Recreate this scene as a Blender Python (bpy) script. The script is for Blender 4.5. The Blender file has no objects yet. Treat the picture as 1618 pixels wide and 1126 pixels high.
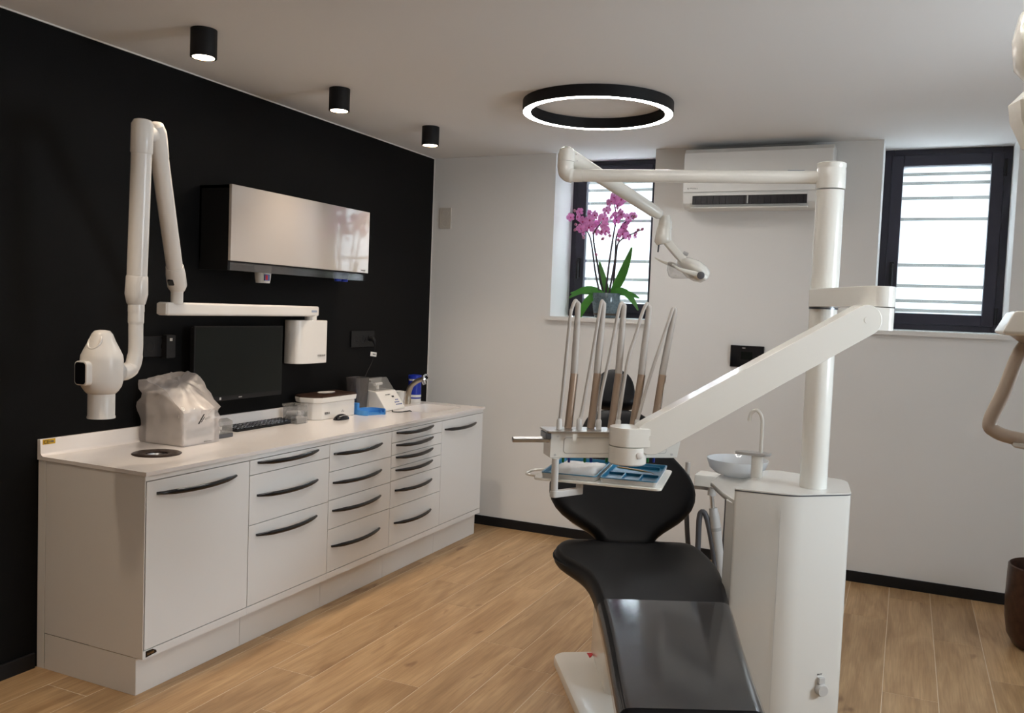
import bpy, bmesh, math, random
from mathutils import Vector, Matrix, noise as mnoise

random.seed(7)
sc = bpy.context.scene
COL = sc.collection
PI = math.pi
H = 2.6275                      # ceiling height

# ------------------------------------------------------------------ camera
cam_d = bpy.data.cameras.new('camera')
cam_d.sensor_width = 36.0
cam_d.lens = 36.0 * 1369.1 / 1618.0
cam_d.clip_start = 0.05
cam = bpy.data.objects.new('camera', cam_d)
COL.objects.link(cam)
_r = Vector((0.90885, 0.41531, 0.03883))
_d = Vector((0.05779, -0.03318, -0.99778))
_f = Vector((-0.41310, 0.90907, -0.05416))
cm = Matrix.Identity(4)
for i in range(3):
    cm[i][0] = _r[i]; cm[i][1] = -_d[i]; cm[i][2] = -_f[i]
cm.translation = Vector((3.2043, -5.5521, 1.5524))
cam.matrix_world = cm
sc.camera = cam

# ------------------------------------------------------------------ world (bright overcast day)
world = bpy.data.worlds.new('overcast_sky')
sc.world = world
world.use_nodes = True
bg = world.node_tree.nodes['Background']
bg.inputs['Color'].default_value = (0.80, 0.91, 1.0, 1)
bg.inputs['Strength'].default_value = 26.0

sc.view_settings.view_transform = 'Standard'
sc.view_settings.look = 'None'
sc.view_settings.gamma = 1.0
sc.view_settings.use_curve_mapping = False
sc.view_settings.exposure = 0.0

RING_STRENGTH = 43.0
SPOT_W = 29.0

def portal(name, loc, rot, sx, sy):
    l = bpy.data.lights.new(name, 'AREA')
    l.shape = 'RECTANGLE'; l.size = sx; l.size_y = sy
    l.cycles.is_portal = True
    o = bpy.data.objects.new(name, l); COL.objects.link(o)
    o.location = loc; o.rotation_euler = rot
    return o
# sampling portals in the daylight openings (they emit nothing themselves)
portal('portal_side', (5.36, -2.425, 1.65), (0, PI / 2, 0), 1.1, 1.05)
portal('portal_back_a', (1.305, 0.42, 2.06), (-PI / 2, 0, 0), 0.6, 1.0)
portal('portal_back_b', (3.364, 0.42, 2.06), (-PI / 2, 0, 0), 0.6, 1.0)

# ------------------------------------------------------------------ materials
MATS = {}
def mat(name, col, rough=0.5, metal=0.0, spec=0.5, coat=0.0, vary=0.0, vscale=8.0, bump=0.0, bscale=120.0, emit=None, estr=0.0, trans=0.0, ior=1.45):
    m = bpy.data.materials.new(name); m.use_nodes = True
    nt = m.node_tree; b = nt.nodes['Principled BSDF']
    b.inputs['Base Color'].default_value = (*col, 1)
    b.inputs['Roughness'].default_value = rough
    b.inputs['Metallic'].default_value = metal
    b.inputs['Specular IOR Level'].default_value = spec
    b.inputs['Coat Weight'].default_value = coat
    b.inputs['Coat Roughness'].default_value = 0.05
    b.inputs['Transmission Weight'].default_value = trans
    b.inputs['IOR'].default_value = ior
    tc = None
    if vary > 0 or bump > 0:
        tc = nt.nodes.new('ShaderNodeTexCoord')
    if vary > 0:
        n = nt.nodes.new('ShaderNodeTexNoise'); n.inputs['Scale'].default_value = vscale; n.inputs['Detail'].default_value = 4
        nt.links.new(tc.outputs['Object'], n.inputs['Vector'])
        mx = nt.nodes.new('ShaderNodeMix'); mx.data_type = 'RGBA'
        mx.inputs[6].default_value = (*[max(0, c * (1 - vary)) for c in col], 1)
        mx.inputs[7].default_value = (*[min(1, c * (1 + vary)) for c in col], 1)
        nt.links.new(n.outputs['Fac'], mx.inputs[0]); nt.links.new(mx.outputs[2], b.inputs['Base Color'])
    if bump > 0:
        n2 = nt.nodes.new('ShaderNodeTexNoise'); n2.inputs['Scale'].default_value = bscale; n2.inputs['Detail'].default_value = 3
        nt.links.new(tc.outputs['Object'], n2.inputs['Vector'])
        bp = nt.nodes.new('ShaderNodeBump'); bp.inputs['Strength'].default_value = bump; bp.inputs['Distance'].default_value = 0.002
        nt.links.new(n2.outputs['Fac'], bp.inputs['Height']); nt.links.new(bp.outputs['Normal'], b.inputs['Normal'])
    if emit:
        b.inputs['Emission Color'].default_value = (*emit, 1); b.inputs['Emission Strength'].default_value = estr
    MATS[name] = m
    return m

def glassy(name, tint=(1, 1, 1), gloss=0.08, rough=0.02, body=0.0, body_col=(0.8, 0.8, 0.8), translucent=False):
    """thin sheet: transparent with a glossy surface and, if asked, a cloudy body"""
    m = bpy.data.materials.new(name); m.use_nodes = True
    nt = m.node_tree; nt.nodes.clear()
    out = nt.nodes.new('ShaderNodeOutputMaterial')
    tr = nt.nodes.new('ShaderNodeBsdfTransparent'); tr.inputs['Color'].default_value = (*tint, 1)
    last = tr.outputs[0]
    if body > 0:
        df = nt.nodes.new('ShaderNodeBsdfDiffuse'); df.inputs['Color'].default_value = (*body_col, 1)
        src = df.outputs[0]
        if translucent:
            tl = nt.nodes.new('ShaderNodeBsdfTranslucent'); tl.inputs['Color'].default_value = (*body_col, 1)
            ms = nt.nodes.new('ShaderNodeMixShader'); ms.inputs[0].default_value = 0.45
            nt.links.new(df.outputs[0], ms.inputs[1]); nt.links.new(tl.outputs[0], ms.inputs[2]); src = ms.outputs[0]
        m1 = nt.nodes.new('ShaderNodeMixShader'); m1.inputs[0].default_value = body
        nt.links.new(last, m1.inputs[1]); nt.links.new(src, m1.inputs[2]); last = m1.outputs[0]
    gl = nt.nodes.new('ShaderNodeBsdfGlossy'); gl.inputs['Roughness'].default_value = rough
    lw = nt.nodes.new('ShaderNodeLayerWeight'); lw.inputs['Blend'].default_value = 0.35
    ma = nt.nodes.new('ShaderNodeMath'); ma.operation = 'MULTIPLY_ADD'
    ma.inputs[1].default_value = 0.5; ma.inputs[2].default_value = gloss; ma.use_clamp = True
    nt.links.new(lw.outputs['Fresnel'], ma.inputs[0])
    m2 = nt.nodes.new('ShaderNodeMixShader')
    nt.links.new(ma.outputs[0], m2.inputs[0]); nt.links.new(last, m2.inputs[1]); nt.links.new(gl.outputs[0], m2.inputs[2])
    nt.links.new(m2.outputs[0], out.inputs['Surface'])
    MATS[name] = m
    return m

mat('wall_white', (0.80, 0.79, 0.77), 0.85, spec=0.2, vary=0.03, vscale=1.5, bump=0.06, bscale=220)
mat('ceiling_white', (0.82, 0.81, 0.80), 0.9, spec=0.15, vary=0.02, vscale=1.0)
mat('wall_black', (0.004, 0.004, 0.0042), 0.6, spec=0.14, vary=0.25, vscale=2.0, bump=0.25, bscale=260)
mat('black_matt', (0.008, 0.008, 0.009), 0.55, spec=0.35)
mat('black_gloss', (0.006, 0.006, 0.008), 0.12, spec=0.6)
mat('off_white', (0.80, 0.78, 0.75), 0.7)
mat('grout', (0.70, 0.57, 0.42), 0.85, vary=0.1, vscale=30)
mat('lacquer', (0.80, 0.80, 0.79), 0.22, spec=0.5, vary=0.015, vscale=3)
mat('lacquer_side', (0.78, 0.76, 0.73), 0.5, vary=0.02, vscale=3)
mat('worktop', (0.83, 0.79, 0.77), 0.18, spec=0.5, vary=0.015, vscale=6)
mat('gloss_white', (0.50, 0.46, 0.43), 0.05, spec=0.9, coat=0.6)
mat('device_white', (0.84, 0.81, 0.77), 0.25, spec=0.5, vary=0.01, vscale=4)
mat('cream', (0.86, 0.845, 0.79), 0.20, spec=0.5, coat=0.25)
mat('tower_white', (0.79, 0.775, 0.73), 0.16, spec=0.55, coat=0.3)
mat('grey_plastic', (0.42, 0.41, 0.40), 0.45)
mat('grey_light', (0.60, 0.59, 0.57), 0.4)
mat('hose_grey', (0.45, 0.42, 0.39), 0.5)
mat('hose_dark', (0.10, 0.10, 0.11), 0.5)
mat('bronze', (0.44, 0.33, 0.25), 0.32, metal=0.5)
mat('steel', (0.62, 0.61, 0.60), 0.28, metal=1.0)
mat('chrome', (0.75, 0.75, 0.77), 0.08, metal=1.0)
mat('tap_steel', (0.50, 0.44, 0.36), 0.32, metal=0.9)
mat('alu_dark', (0.16, 0.17, 0.19), 0.3, metal=0.8)
mat('anthracite', (0.030, 0.028, 0.042), 0.4, spec=0.4)
mat('leather', (0.0035, 0.0035, 0.0045), 0.42, spec=0.22, bump=0.08, bscale=300)
mat('red_sign', (0.55, 0.02, 0.03), 0.5)
mat('yellow_sign', (0.75, 0.45, 0.03), 0.5)
mat('ink', (0.03, 0.03, 0.03), 0.6)
mat('ink_grey', (0.30, 0.29, 0.28), 0.6)
mat('ink_blue', (0.10, 0.14, 0.35), 0.5)
mat('screen_black', (0.004, 0.006, 0.005), 0.3, spec=0.25)
mat('chute_metal', (0.05, 0.034, 0.028), 0.3, metal=0.4)
mat('blue_tray', (0.02, 0.17, 0.30), 0.3, vary=0.08, vscale=20)
mat('blue_light', (0.08, 0.32, 0.75), 0.35)
mat('blue_deep', (0.01, 0.03, 0.36), 0.3)
mat('blue_cup', (0.02, 0.05, 0.45), 0.3)
mat('green_peg', (0.02, 0.25, 0.06), 0.4)
mat('blue_peg', (0.02, 0.05, 0.40), 0.4)
mat('gauze', (0.86, 0.86, 0.86), 0.95, bump=0.5, bscale=160)
mat('paper', (0.80, 0.78, 0.74), 0.8)
mat('gold', (0.60, 0.42, 0.20), 0.3, metal=0.8)
mat('ac_white', (0.80, 0.79, 0.76), 0.35)
mat('slot_black', (0.012, 0.010, 0.014), 0.4)
mat('leaf', (0.045, 0.20, 0.02), 0.35, vary=0.35, vscale=14)
mat('stem', (0.035, 0.025, 0.03), 0.5)
mat('stem_thin', (0.10, 0.09, 0.05), 0.5)
mat('petal', (0.70, 0.24, 0.56), 0.5, vary=0.35, vscale=60)
mat('bud', (0.36, 0.13, 0.20), 0.5, vary=0.2, vscale=60)
mat('flower_heart', (0.45, 0.02, 0.16), 0.5)
mat('bark', (0.06, 0.045, 0.03), 0.9, bump=0.6, bscale=60)
mat('pot_glass', (0.11, 0.15, 0.17), 0.12, spec=0.6, vary=0.7, vscale=70)
mat('pot_brown', (0.075, 0.04, 0.028), 0.3, metal=0.6, vary=0.7, vscale=30)
mat('hedge', (0.007, 0.008, 0.006), 0.8, vary=0.8, vscale=9)
mat('ring_glow', (1, 1, 1), 0.5, emit=(1.0, 0.95, 0.89), estr=RING_STRENGTH)
mat('spot_glow', (1, 1, 1), 0.5, emit=(1.0, 0.82, 0.62), estr=28.0)
mat('spot_reflector', (0.75, 0.62, 0.45), 0.2, metal=1.0)
mat('handle_beige', (0.46, 0.38, 0.31), 0.35)
mat('plate_beige', (0.60, 0.56, 0.50), 0.5)
mat('sticker_blue', (0.35, 0.40, 0.50), 0.4)
glassy('glass', gloss=0.02)
glassy('clear_plastic', tint=(0.93, 0.93, 0.93), gloss=0.06, rough=0.08, body=0.12, body_col=(0.75, 0.74, 0.72))
glassy('smoke_plastic', tint=(0.62, 0.60, 0.60), gloss=0.06, rough=0.1, body=0.13, body_col=(0.40, 0.37, 0.36), translucent=True)
glassy('bag_plastic', tint=(0.97, 0.95, 0.94), gloss=0.03, rough=0.3, body=0.27, body_col=(1.0, 0.94, 0.93), translucent=True)
glassy('vinyl_cover', tint=(0.9, 0.9, 0.92), gloss=0.13, rough=0.10, body=0.07, body_col=(0.35, 0.36, 0.38))
glassy('bowl_glass', tint=(0.92, 0.95, 0.97), gloss=0.08, rough=0.05, body=0.85, body_col=(0.88, 0.90, 0.92), translucent=True)
glassy('film', tint=(1, 1, 1), gloss=0.0, rough=0.4, body=0.97, body_col=(0.92, 0.94, 0.95), translucent=True)
# the frosted film passes nearly all of its light on
for n_ in MATS['film'].node_tree.nodes:
    if n_.type == 'MIX_SHADER' and abs(n_.inputs[0].default_value - 0.45) < 1e-4:
        n_.inputs[0].default_value = 0.85

def wood_material():
    m = bpy.data.materials.new('oak_plank'); m.use_nodes = True
    nt = m.node_tree; N = nt.nodes; L = nt.links
    b = N['Principled BSDF']
    tc = N.new('ShaderNodeTexCoord'); oi = N.new('ShaderNodeObjectInfo')
    sm = N.new('ShaderNodeMath'); sm.operation = 'MULTIPLY'; sm.inputs[1].default_value = 37.0
    L.new(oi.outputs['Random'], sm.inputs[0])
    cb = N.new('ShaderNodeCombineXYZ'); L.new(sm.outputs[0], cb.inputs[0]); L.new(sm.outputs[0], cb.inputs[1]); L.new(sm.outputs[0], cb.inputs[2])
    ad = N.new('ShaderNodeVectorMath'); ad.operation = 'ADD'
    L.new(tc.outputs['Object'], ad.inputs[0]); L.new(cb.outputs[0], ad.inputs[1])
    def grain(sx, sy, scale, detail, dist):
        mp = N.new('ShaderNodeMapping'); mp.inputs['Scale'].default_value = (sx, sy, 1)
        L.new(ad.outputs[0], mp.inputs['Vector'])
        n = N.new('ShaderNodeTexNoise'); n.inputs['Scale'].default_value = scale; n.inputs['Detail'].default_value = detail
        n.inputs['Distortion'].default_value = dist
        L.new(mp.outputs[0], n.inputs['Vector']); return n.outputs['Fac']
    broad = grain(6.0, 0.9, 1.6, 5, 1.6)
    fine = grain(60, 2.2, 2.2, 6, 0.4)
    knot = grain(9, 3.2, 1.0, 2, 0.8)
    r1 = N.new('ShaderNodeValToRGB'); L.new(broad, r1.inputs[0])
    r1.color_ramp.elements[0].position = 0.28; r1.color_ramp.elements[0].color = (0.38, 0.225, 0.105, 1)
    r1.color_ramp.elements[1].position = 0.70; r1.color_ramp.elements[1].color = (0.58, 0.38, 0.20, 1)
    r2 = N.new('ShaderNodeValToRGB'); L.new(fine, r2.inputs[0])
    r2.color_ramp.elements[0].position = 0.3; r2.color_ramp.elements[0].color = (0.82, 0.80, 0.78, 1)
    r2.color_ramp.elements[1].position = 0.65; r2.color_ramp.elements[1].color = (1.04, 1.04, 1.04, 1)
    mu = N.new('ShaderNodeMix'); mu.data_type = 'RGBA'; mu.blend_type = 'MULTIPLY'; mu.inputs[0].default_value = 1
    L.new(r1.outputs[0], mu.inputs[6]); L.new(r2.outputs[0], mu.inputs[7])
    r3 = N.new('ShaderNodeValToRGB'); L.new(knot, r3.inputs[0])
    r3.color_ramp.elements[0].position = 0.24; r3.color_ramp.elements[0].color = (0.55, 0.46, 0.40, 1)
    r3.color_ramp.elements[1].position = 0.33; r3.color_ramp.elements[1].color = (1, 1, 1, 1)
    mk = N.new('ShaderNodeMix'); mk.data_type = 'RGBA'; mk.blend_type = 'MULTIPLY'; mk.inputs[0].default_value = 1
    L.new(mu.outputs[2], mk.inputs[6]); L.new(r3.outputs[0], mk.inputs[7])
    hv = N.new('ShaderNodeHueSaturation')
    mr = N.new('ShaderNodeMapRange'); mr.inputs['To Min'].default_value = 0.88; mr.inputs['To Max'].default_value = 1.08
    L.new(oi.outputs['Random'], mr.inputs['Value']); L.new(mr.outputs[0], hv.inputs['Value'])
    L.new(mk.outputs[2], hv.inputs['Color']); L.new(hv.outputs[0], b.inputs['Base Color'])
    b.inputs['Roughness'].default_value = 0.38; b.inputs['Specular IOR Level'].default_value = 0.4
    bp = N.new('ShaderNodeBump'); bp.inputs['Strength'].default_value = 0.12; bp.inputs['Distance'].default_value = 0.001
    L.new(fine, bp.inputs['Height']); L.new(bp.outputs[0], b.inputs['Normal'])
    MATS['oak_plank'] = m
wood_material()

# ------------------------------------------------------------------ mesh builder
def V(*a): return Vector(a)
def frame(o, x, z=(0, 0, 1)):
    """matrix with origin o, x axis along x and z axis as near z as possible"""
    x = Vector(x).normalized(); z = Vector(z)
    y = z.cross(x).normalized(); z = x.cross(y)
    m = Matrix.Identity(4)
    for i in range(3):
        m[i][0] = x[i]; m[i][1] = y[i]; m[i][2] = z[i]; m[i][3] = o[i]
    return m

class MB:
    def __init__(s, m=None):
        s.v = []; s.f = []; s.m = m
    def add(s, vs, fs, m=None):
        k = len(s.v)
        for p in vs:
            p = Vector(p)
            if m: p = m @ p
            if s.m: p = s.m @ p
            s.v.append(tuple(p))
        s.f += [tuple(i + k for i in f) for f in fs]
        return s
    def box(s, x0, x1, y0, y1, z0, z1, m=None):
        vs = [(x0, y0, z0), (x1, y0, z0), (x1, y1, z0), (x0, y1, z0), (x0, y0, z1), (x1, y0, z1), (x1, y1, z1), (x0, y1, z1)]
        return s.add(vs, [(3, 2, 1, 0), (4, 5, 6, 7), (0, 1, 5, 4), (1, 2, 6, 5), (2, 3, 7, 6), (3, 0, 4, 7)], m)
    def prism(s, poly, z0, z1, m=None, top=None):
        n = len(poly); tp = top or poly
        vs = [(p[0], p[1], z0) for p in poly] + [(p[0], p[1], z1) for p in tp]
        fs = [tuple(range(n))[::-1], tuple(range(n, 2 * n))] + [(i, (i + 1) % n, n + (i + 1) % n, n + i) for i in range(n)]
        return s.add(vs, fs, m)
    def loft(s, rings, m=None, caps=(True, True), closed=False):
        n = len(rings[0]); vs = [p for r in rings for p in r]; fs = []
        R = len(rings)
        for k in range(R if closed else R - 1):
            a = k * n; b = ((k + 1) % R) * n
            for i in range(n):
                j = (i + 1) % n
                fs.append((a + i, a + j, b + j, b + i))
        if not closed:
            if caps[0]: fs.append(tuple(range(n))[::-1])
            if caps[1]: fs.append(tuple(range((R - 1) * n, R * n)))
        return s.add(vs, fs, m)
    def tube(s, path, r, n=12, m=None, closed=False, flat=1.0):
        P = [Vector(p) for p in path]; K = len(P)
        rs = r if isinstance(r, (list, tuple)) else [r] * K
        T = []
        for i in range(K):
            if closed: t = P[(i + 1) % K] - P[i - 1]
            else: t = P[min(i + 1, K - 1)] - P[max(i - 1, 0)]
            T.append(t.normalized())
        ref = Vector((0, 0, 1)) if abs(T[0].z) < 0.9 else Vector((1, 0, 0))
        u = (ref - T[0] * ref.dot(T[0])).normalized()
        rings = []
        for i in range(K):
            u = (u - T[i] * u.dot(T[i])).normalized(); w = T[i].cross(u)
            rings.append([P[i] + (u * math.cos(2 * PI * k / n) + w * math.sin(2 * PI * k / n) * flat) * rs[i] for k in range(n)])
        return s.loft(rings, m, closed=closed)
    def lathe(s, prof, c=(0, 0, 0), n=32, m=None, sx=1.0, sy=1.0, caps=(True, True)):
        rings = [[(c[0] + r * sx * math.cos(2 * PI * k / n), c[1] + r * sy * math.sin(2 * PI * k / n), c[2] + z) for k in range(n)] for r, z in prof]
        return s.loft(rings, m, caps=caps)
    def mesh(s, name, bevel=0, seg=2, angle=38, smooth=True):
        me = bpy.data.meshes.new(name); me.from_pydata(s.v, [], s.f); me.validate()
        bm = bmesh.new(); bm.from_mesh(me)
        bmesh.ops.recalc_face_normals(bm, faces=bm.faces)
        if bevel:
            es = [e for e in bm.edges if len(e.link_faces) == 2 and e.calc_face_angle(0) > 0.5]
            bmesh.ops.bevel(bm, geom=es, offset=bevel, segments=seg, profile=0.5, affect='EDGES', clamp_overlap=True)
        bm.to_mesh(me); bm.free()
        if smooth:
            me.shade_smooth(); me.set_sharp_from_angle(angle=math.radians(angle))
        return me
    def build(s, name, mt, parent=None, bevel=0, seg=2, angle=38, smooth=True, sub=0, label=None, kind=None):
        me = s.mesh(name, bevel, seg, angle, smooth)
        o = put(me, name, mt, parent, sub, label, kind)
        if bevel and smooth and not sub:
            md = o.modifiers.new('weighted_normal', 'WEIGHTED_NORMAL'); md.keep_sharp = True; md.weight = 100
        return o

def put(me, name, mt, parent=None, sub=0, label=None, kind=None):
    if mt and not me.materials: me.materials.append(MATS[mt])
    o = bpy.data.objects.new(name, me); COL.objects.link(o)
    if parent: o.parent = parent
    if sub:
        md = o.modifiers.new('subdivision', 'SUBSURF'); md.levels = sub; md.render_levels = sub
    if label: o['label'] = label
    if kind: o['kind'] = kind
    return o
def thing(name, label, cat, loc=(0, 0, 0), rotz=0, group=None):
    o = bpy.data.objects.new(name, None); COL.objects.link(o)
    o.empty_display_size = 0.1
    o.location = loc; o.rotation_euler = (0, 0, rotz)
    o['label'] = label; o['category'] = cat
    if group: o['group'] = group
    return o
def tag(o, label, cat, group=None):
    o['label'] = label; o['category'] = cat
    if group: o['group'] = group
    return o
def struct(o):
    o['kind'] = 'structure'; return o
def rrect(x0, x1, y0, y1, r, n=5):
    pts = []
    for cx, cy, a0 in ((x1 - r, y1 - r, 0), (x0 + r, y1 - r, 90), (x0 + r, y0 + r, 180), (x1 - r, y0 + r, 270)):
        for k in range(n + 1):
            a = math.radians(a0 + 90 * k / n); pts.append((cx + r * math.cos(a), cy + r * math.sin(a)))
    return pts
def stadium(p, q, r0, r1, n=12):
    p = Vector(p); q = Vector(q); d = (q - p).normalized(); a = math.atan2(d.y, d.x); pts = []
    for k in range(n + 1):
        t = a - PI / 2 + PI * k / n; pts.append((q.x + r1 * math.cos(t), q.y + r1 * math.sin(t)))
    for k in range(n + 1):
        t = a + PI / 2 + PI * k / n; pts.append((p.x + r0 * math.cos(t), p.y + r0 * math.sin(t)))
    return pts
def bez(pts, n=8):
    """smooth path through points (Catmull-Rom)"""
    P = [Vector(p) for p in pts]; P = [P[0] * 2 - P[1]] + P + [P[-1] * 2 - P[-2]]; out = []
    for i in range(1, len(P) - 2):
        for k in range(n):
            t = k / n; a, b, c, d = P[i - 1], P[i], P[i + 1], P[i + 2]
            out.append(0.5 * ((2 * b) + (c - a) * t + (2 * a - 5 * b + 4 * c - d) * t * t + (3 * b - a - 3 * c + d) * t ** 3))
    out.append(P[-2]); return out
def marks(name, mt, parent, o, xdir, zdir, w, h, n, seed=1, depth=0.0006):
    """a short line of tiny printed characters"""
    rnd = random.Random(seed); x = Vector(xdir).normalized(); z = Vector(zdir).normalized(); y = x.cross(z).normalized()
    m = Matrix.Identity(4)
    for i in range(3):
        m[i][0] = x[i]; m[i][1] = z[i]; m[i][2] = y[i]; m[i][3] = o[i]
    b = MB(m); cw = w / n
    for k in range(n):
        x0 = k * cw; s = cw * 0.2
        b.box(x0, x0 + s, 0, h, -depth, depth)
        t = rnd.choice((0, 1, 2, 3))
        if t != 1: b.box(x0, x0 + cw * 0.72, h - s, h, -depth, depth)
        if t != 2: b.box(x0, x0 + cw * 0.72, 0, s, -depth, depth)
        if t in (0, 3): b.box(x0 + cw * 0.54, x0 + cw * 0.72, 0, h, -depth, depth)
        if t in (1, 2): b.box(x0, x0 + cw * 0.6, h * 0.45, h * 0.45 + s, -depth, depth)
    return b.build(name, mt, parent, smooth=False)

# ================================================================== THE SETTING
XR, YF = 5.2, -7.0
fl = struct(MB().box(-0.02, XR + 0.02, YF - 0.02, 0.02, -0.12, -0.0010).build('floor', 'grout'))
# planks: columns along y, 21.45 cm wide, 1.39 m long
PW, PL, GAP = 0.2145, 1.39, 0.0034
phase = {-2: -2.42, -1: -2.67, 0: -1.605, 1: -2.54, 2: -1.965, 3: -2.15, 9: -0.635, 10: -0.22, 11: -0.82, 12: -1.235}
full = MB().box(-(PW - GAP) / 2, (PW - GAP) / 2, -(PL - GAP) / 2, (PL - GAP) / 2, -0.008, 0).mesh('plank', bevel=0.0009, seg=1)
for k in range(-5, 20):
    x0 = max(0.0, 1.05 + PW * k); x1 = min(XR, 1.05 + PW * (k + 1))
    if x1 - x0 < 0.02: continue
    ph = phase.get(k, -(k * 0.4177 % 1.0) * PL)
    y = ph
    while y < 0: y += PL
    while y > -6.6:
        ya, yb = max(y - PL, -6.6), min(y, 0.0)
        if yb - ya > 0.01:
            if abs(yb - ya - PL) < 1e-6 and abs(x1 - x0 - PW) < 1e-6:
                o = put(full, 'plank', 'oak_plank', fl)
            else:
                w, l = (x1 - x0 - GAP) / 2, (yb - ya - GAP) / 2
                o = MB().box(-w, w, -l, l, -0.008, 0).build('plank', 'oak_plank', fl, bevel=0.0009, seg=1)
            o.location = ((x0 + x1) / 2, (ya + yb) / 2, 0)
        y -= PL

struct(MB().box(-0.15, XR + 0.15, YF - 0.15, 0.60, H, H + 0.15).build('ceiling', 'ceiling_white'))
struct(MB().box(-0.15, 0, YF - 0.15, 0.45, 0, H).build('wall_left', 'wall_black'))
SILL = 1.505
wx = [(0.957, 1.652), (3.018, 3.710)]
poly = [(0, 0), (XR, 0), (XR, H), (wx[1][1], H), (wx[1][1], SILL), (wx[1][0], SILL), (wx[1][0], H), (wx[0][1], H), (wx[0][1], SILL), (wx[0][0], SILL), (wx[0][0], H), (0, H)]
mxz = Matrix(((1, 0, 0, 0), (0, 0, -1, 0), (0, 1, 0, 0), (0, 0, 0, 1)))      # (x, z, -y)
struct(MB(mxz).prism(poly, -0.45, 0).build('wall_back', 'wall_white', bevel=0.002, seg=1))
struct(MB().box(-0.15, XR + 0.15, YF - 0.15, YF, 0, H).build('wall_front', 'wall_white'))
# right-hand wall with a broad daylight window, outside the picture
myz = Matrix(((0, 0, 1, XR), (1, 0, 0, 0), (0, 1, 0, 0), (0, 0, 0, 1)))        # (y, z, x)
wr = MB(myz); ra, rb, rc, rd = -2.95, -1.9, 1.1, 2.2
wr.box(YF, ra, 0, H, 0, 0.15); wr.box(rb, 0.45, 0, H, 0, 0.15); wr.box(ra, rb, 0, rc, 0, 0.15); wr.box(ra, rb, rd, H, 0, 0.15)
struct(wr.build('wall_right', 'wall_white'))
w3 = bpy.data.objects.new('window_3', None); COL.objects.link(w3); struct(w3)
rm = (ra + rb) / 2
f = MB(myz)
for a in ((ra, ra + 0.08, rc, rd), (rb - 0.08, rb, rc, rd), (ra + 0.08, rb - 0.08, rc, rc + 0.08), (ra + 0.08, rb - 0.08, rd - 0.08, rd), (rm - 0.04, rm + 0.04, rc + 0.08, rd - 0.08)):
    f.box(a[0], a[1], a[2], a[3], 0.05, 0.11)
f.build('window_frame', 'anthracite', w3)
for a in ((ra + 0.08, rm - 0.04), (rm + 0.04, rb - 0.08)):
    MB(myz).box(a[0], a[1], rc + 0.08, rd - 0.08, 0.075, 0.081).build('pane', 'glass', w3)

struct(MB().box(0, XR, -0.012, 0, 0, 0.0645).build('baseboard_back', 'black_matt', bevel=0.002, seg=1))
struct(MB().box(0, 0.012, YF, -3.16, 0, 0.0645).build('baseboard_left', 'black_matt', bevel=0.002, seg=1))
struct(MB().box(0, 0.004, YF, 0, H - 0.006, H).build('trim_1', 'off_white'))  # thin pale line drawn along the top of the black wall
struct(MB().box(0, 0.005, -0.004, 0, 0.0645, H - 0.006).build('trim_2', 'off_white'))  # matching pale line up the corner with the back wall

# back windows: dark frames flush in their niches, frosted film bands with clear slits
slits = [2.478, 2.423, 2.332, 2.204, 1.922, 1.794, 1.701, 1.643]
for wi, (xa, xb) in enumerate(wx):
    w = bpy.data.objects.new('window_%d' % (wi + 1), None); COL.objects.link(w); struct(w)
    z0, z1 = SILL + 0.018, H - 0.001
    f = MB()
    fw = 0.055
    f.box(xa, xa + fw, 0.35, 0.42, z0, z1); f.box(xb - fw, xb, 0.35, 0.42, z0, z1)
    f.box(xa + fw, xb - fw, 0.35, 0.42, z0, z0 + fw); f.box(xa + fw, xb - fw, 0.35, 0.42, z1 - fw, z1)
    f.build('window_frame', 'anthracite', w, bevel=0.003)
    f = MB(); a, b = xa + 0.04, xb - 0.04; c, d = z0 + 0.035, z1 - 0.035; t = 0.068
    f.box(a, a + t, 0.335, 0.40, c, d); f.box(b - t, b, 0.335, 0.40, c, d)
    f.box(a + t, b - t, 0.335, 0.40, c, c + t); f.box(a + t, b - t, 0.335, 0.40, d - t, d)
    f.build('sash', 'anthracite', w, bevel=0.006)
    ga, gb, gc, gd = a + t - 0.006, b - t + 0.006, c + t - 0.006, d - t + 0.006
    MB().box(ga, gb, 0.372, 0.378, gc, gd).build('pane', 'glass', w)
    zs = [gd] + [s_ for s_ in slits] + [gc]
    for k in range(len(zs) - 1):
        up = zs[k] - (0.0100 if k else 0); lo = zs[k + 1] + (0.0100 if k < len(zs) - 2 else 0)
        MB().box(ga, gb, 0.3705, 0.3718, lo, up).build('frosted_band', 'film', w)
    hx = a + 0.035
    hb = MB().box(hx - 0.014, hx + 0.014, 0.322, 0.335, 1.80, 1.94).build('handle_plate', 'black_matt', w, bevel=0.005)
    MB().tube([(hx, 0.32, 1.92), (hx, 0.30, 1.92), (hx, 0.295, 1.91), (hx, 0.295, 1.79)], 0.009, 10).build('handle', 'black_matt', hb)
    for hz in (1.62, 2.50):
        MB().tube([(xb - 0.035, 0.325, hz - 0.05), (xb - 0.035, 0.325, hz + 0.05)], 0.009, 10).build('hinge', 'black_matt', w)
    MB().box(xa - 0.012, xb + 0.012, -0.035, 0.0, SILL - 0.015, SILL + 0.012).box(xa + 0.001, xb - 0.001, 0.0, 0.35, SILL, SILL + 0.012).build('window_sill', 'off_white', w)

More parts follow.
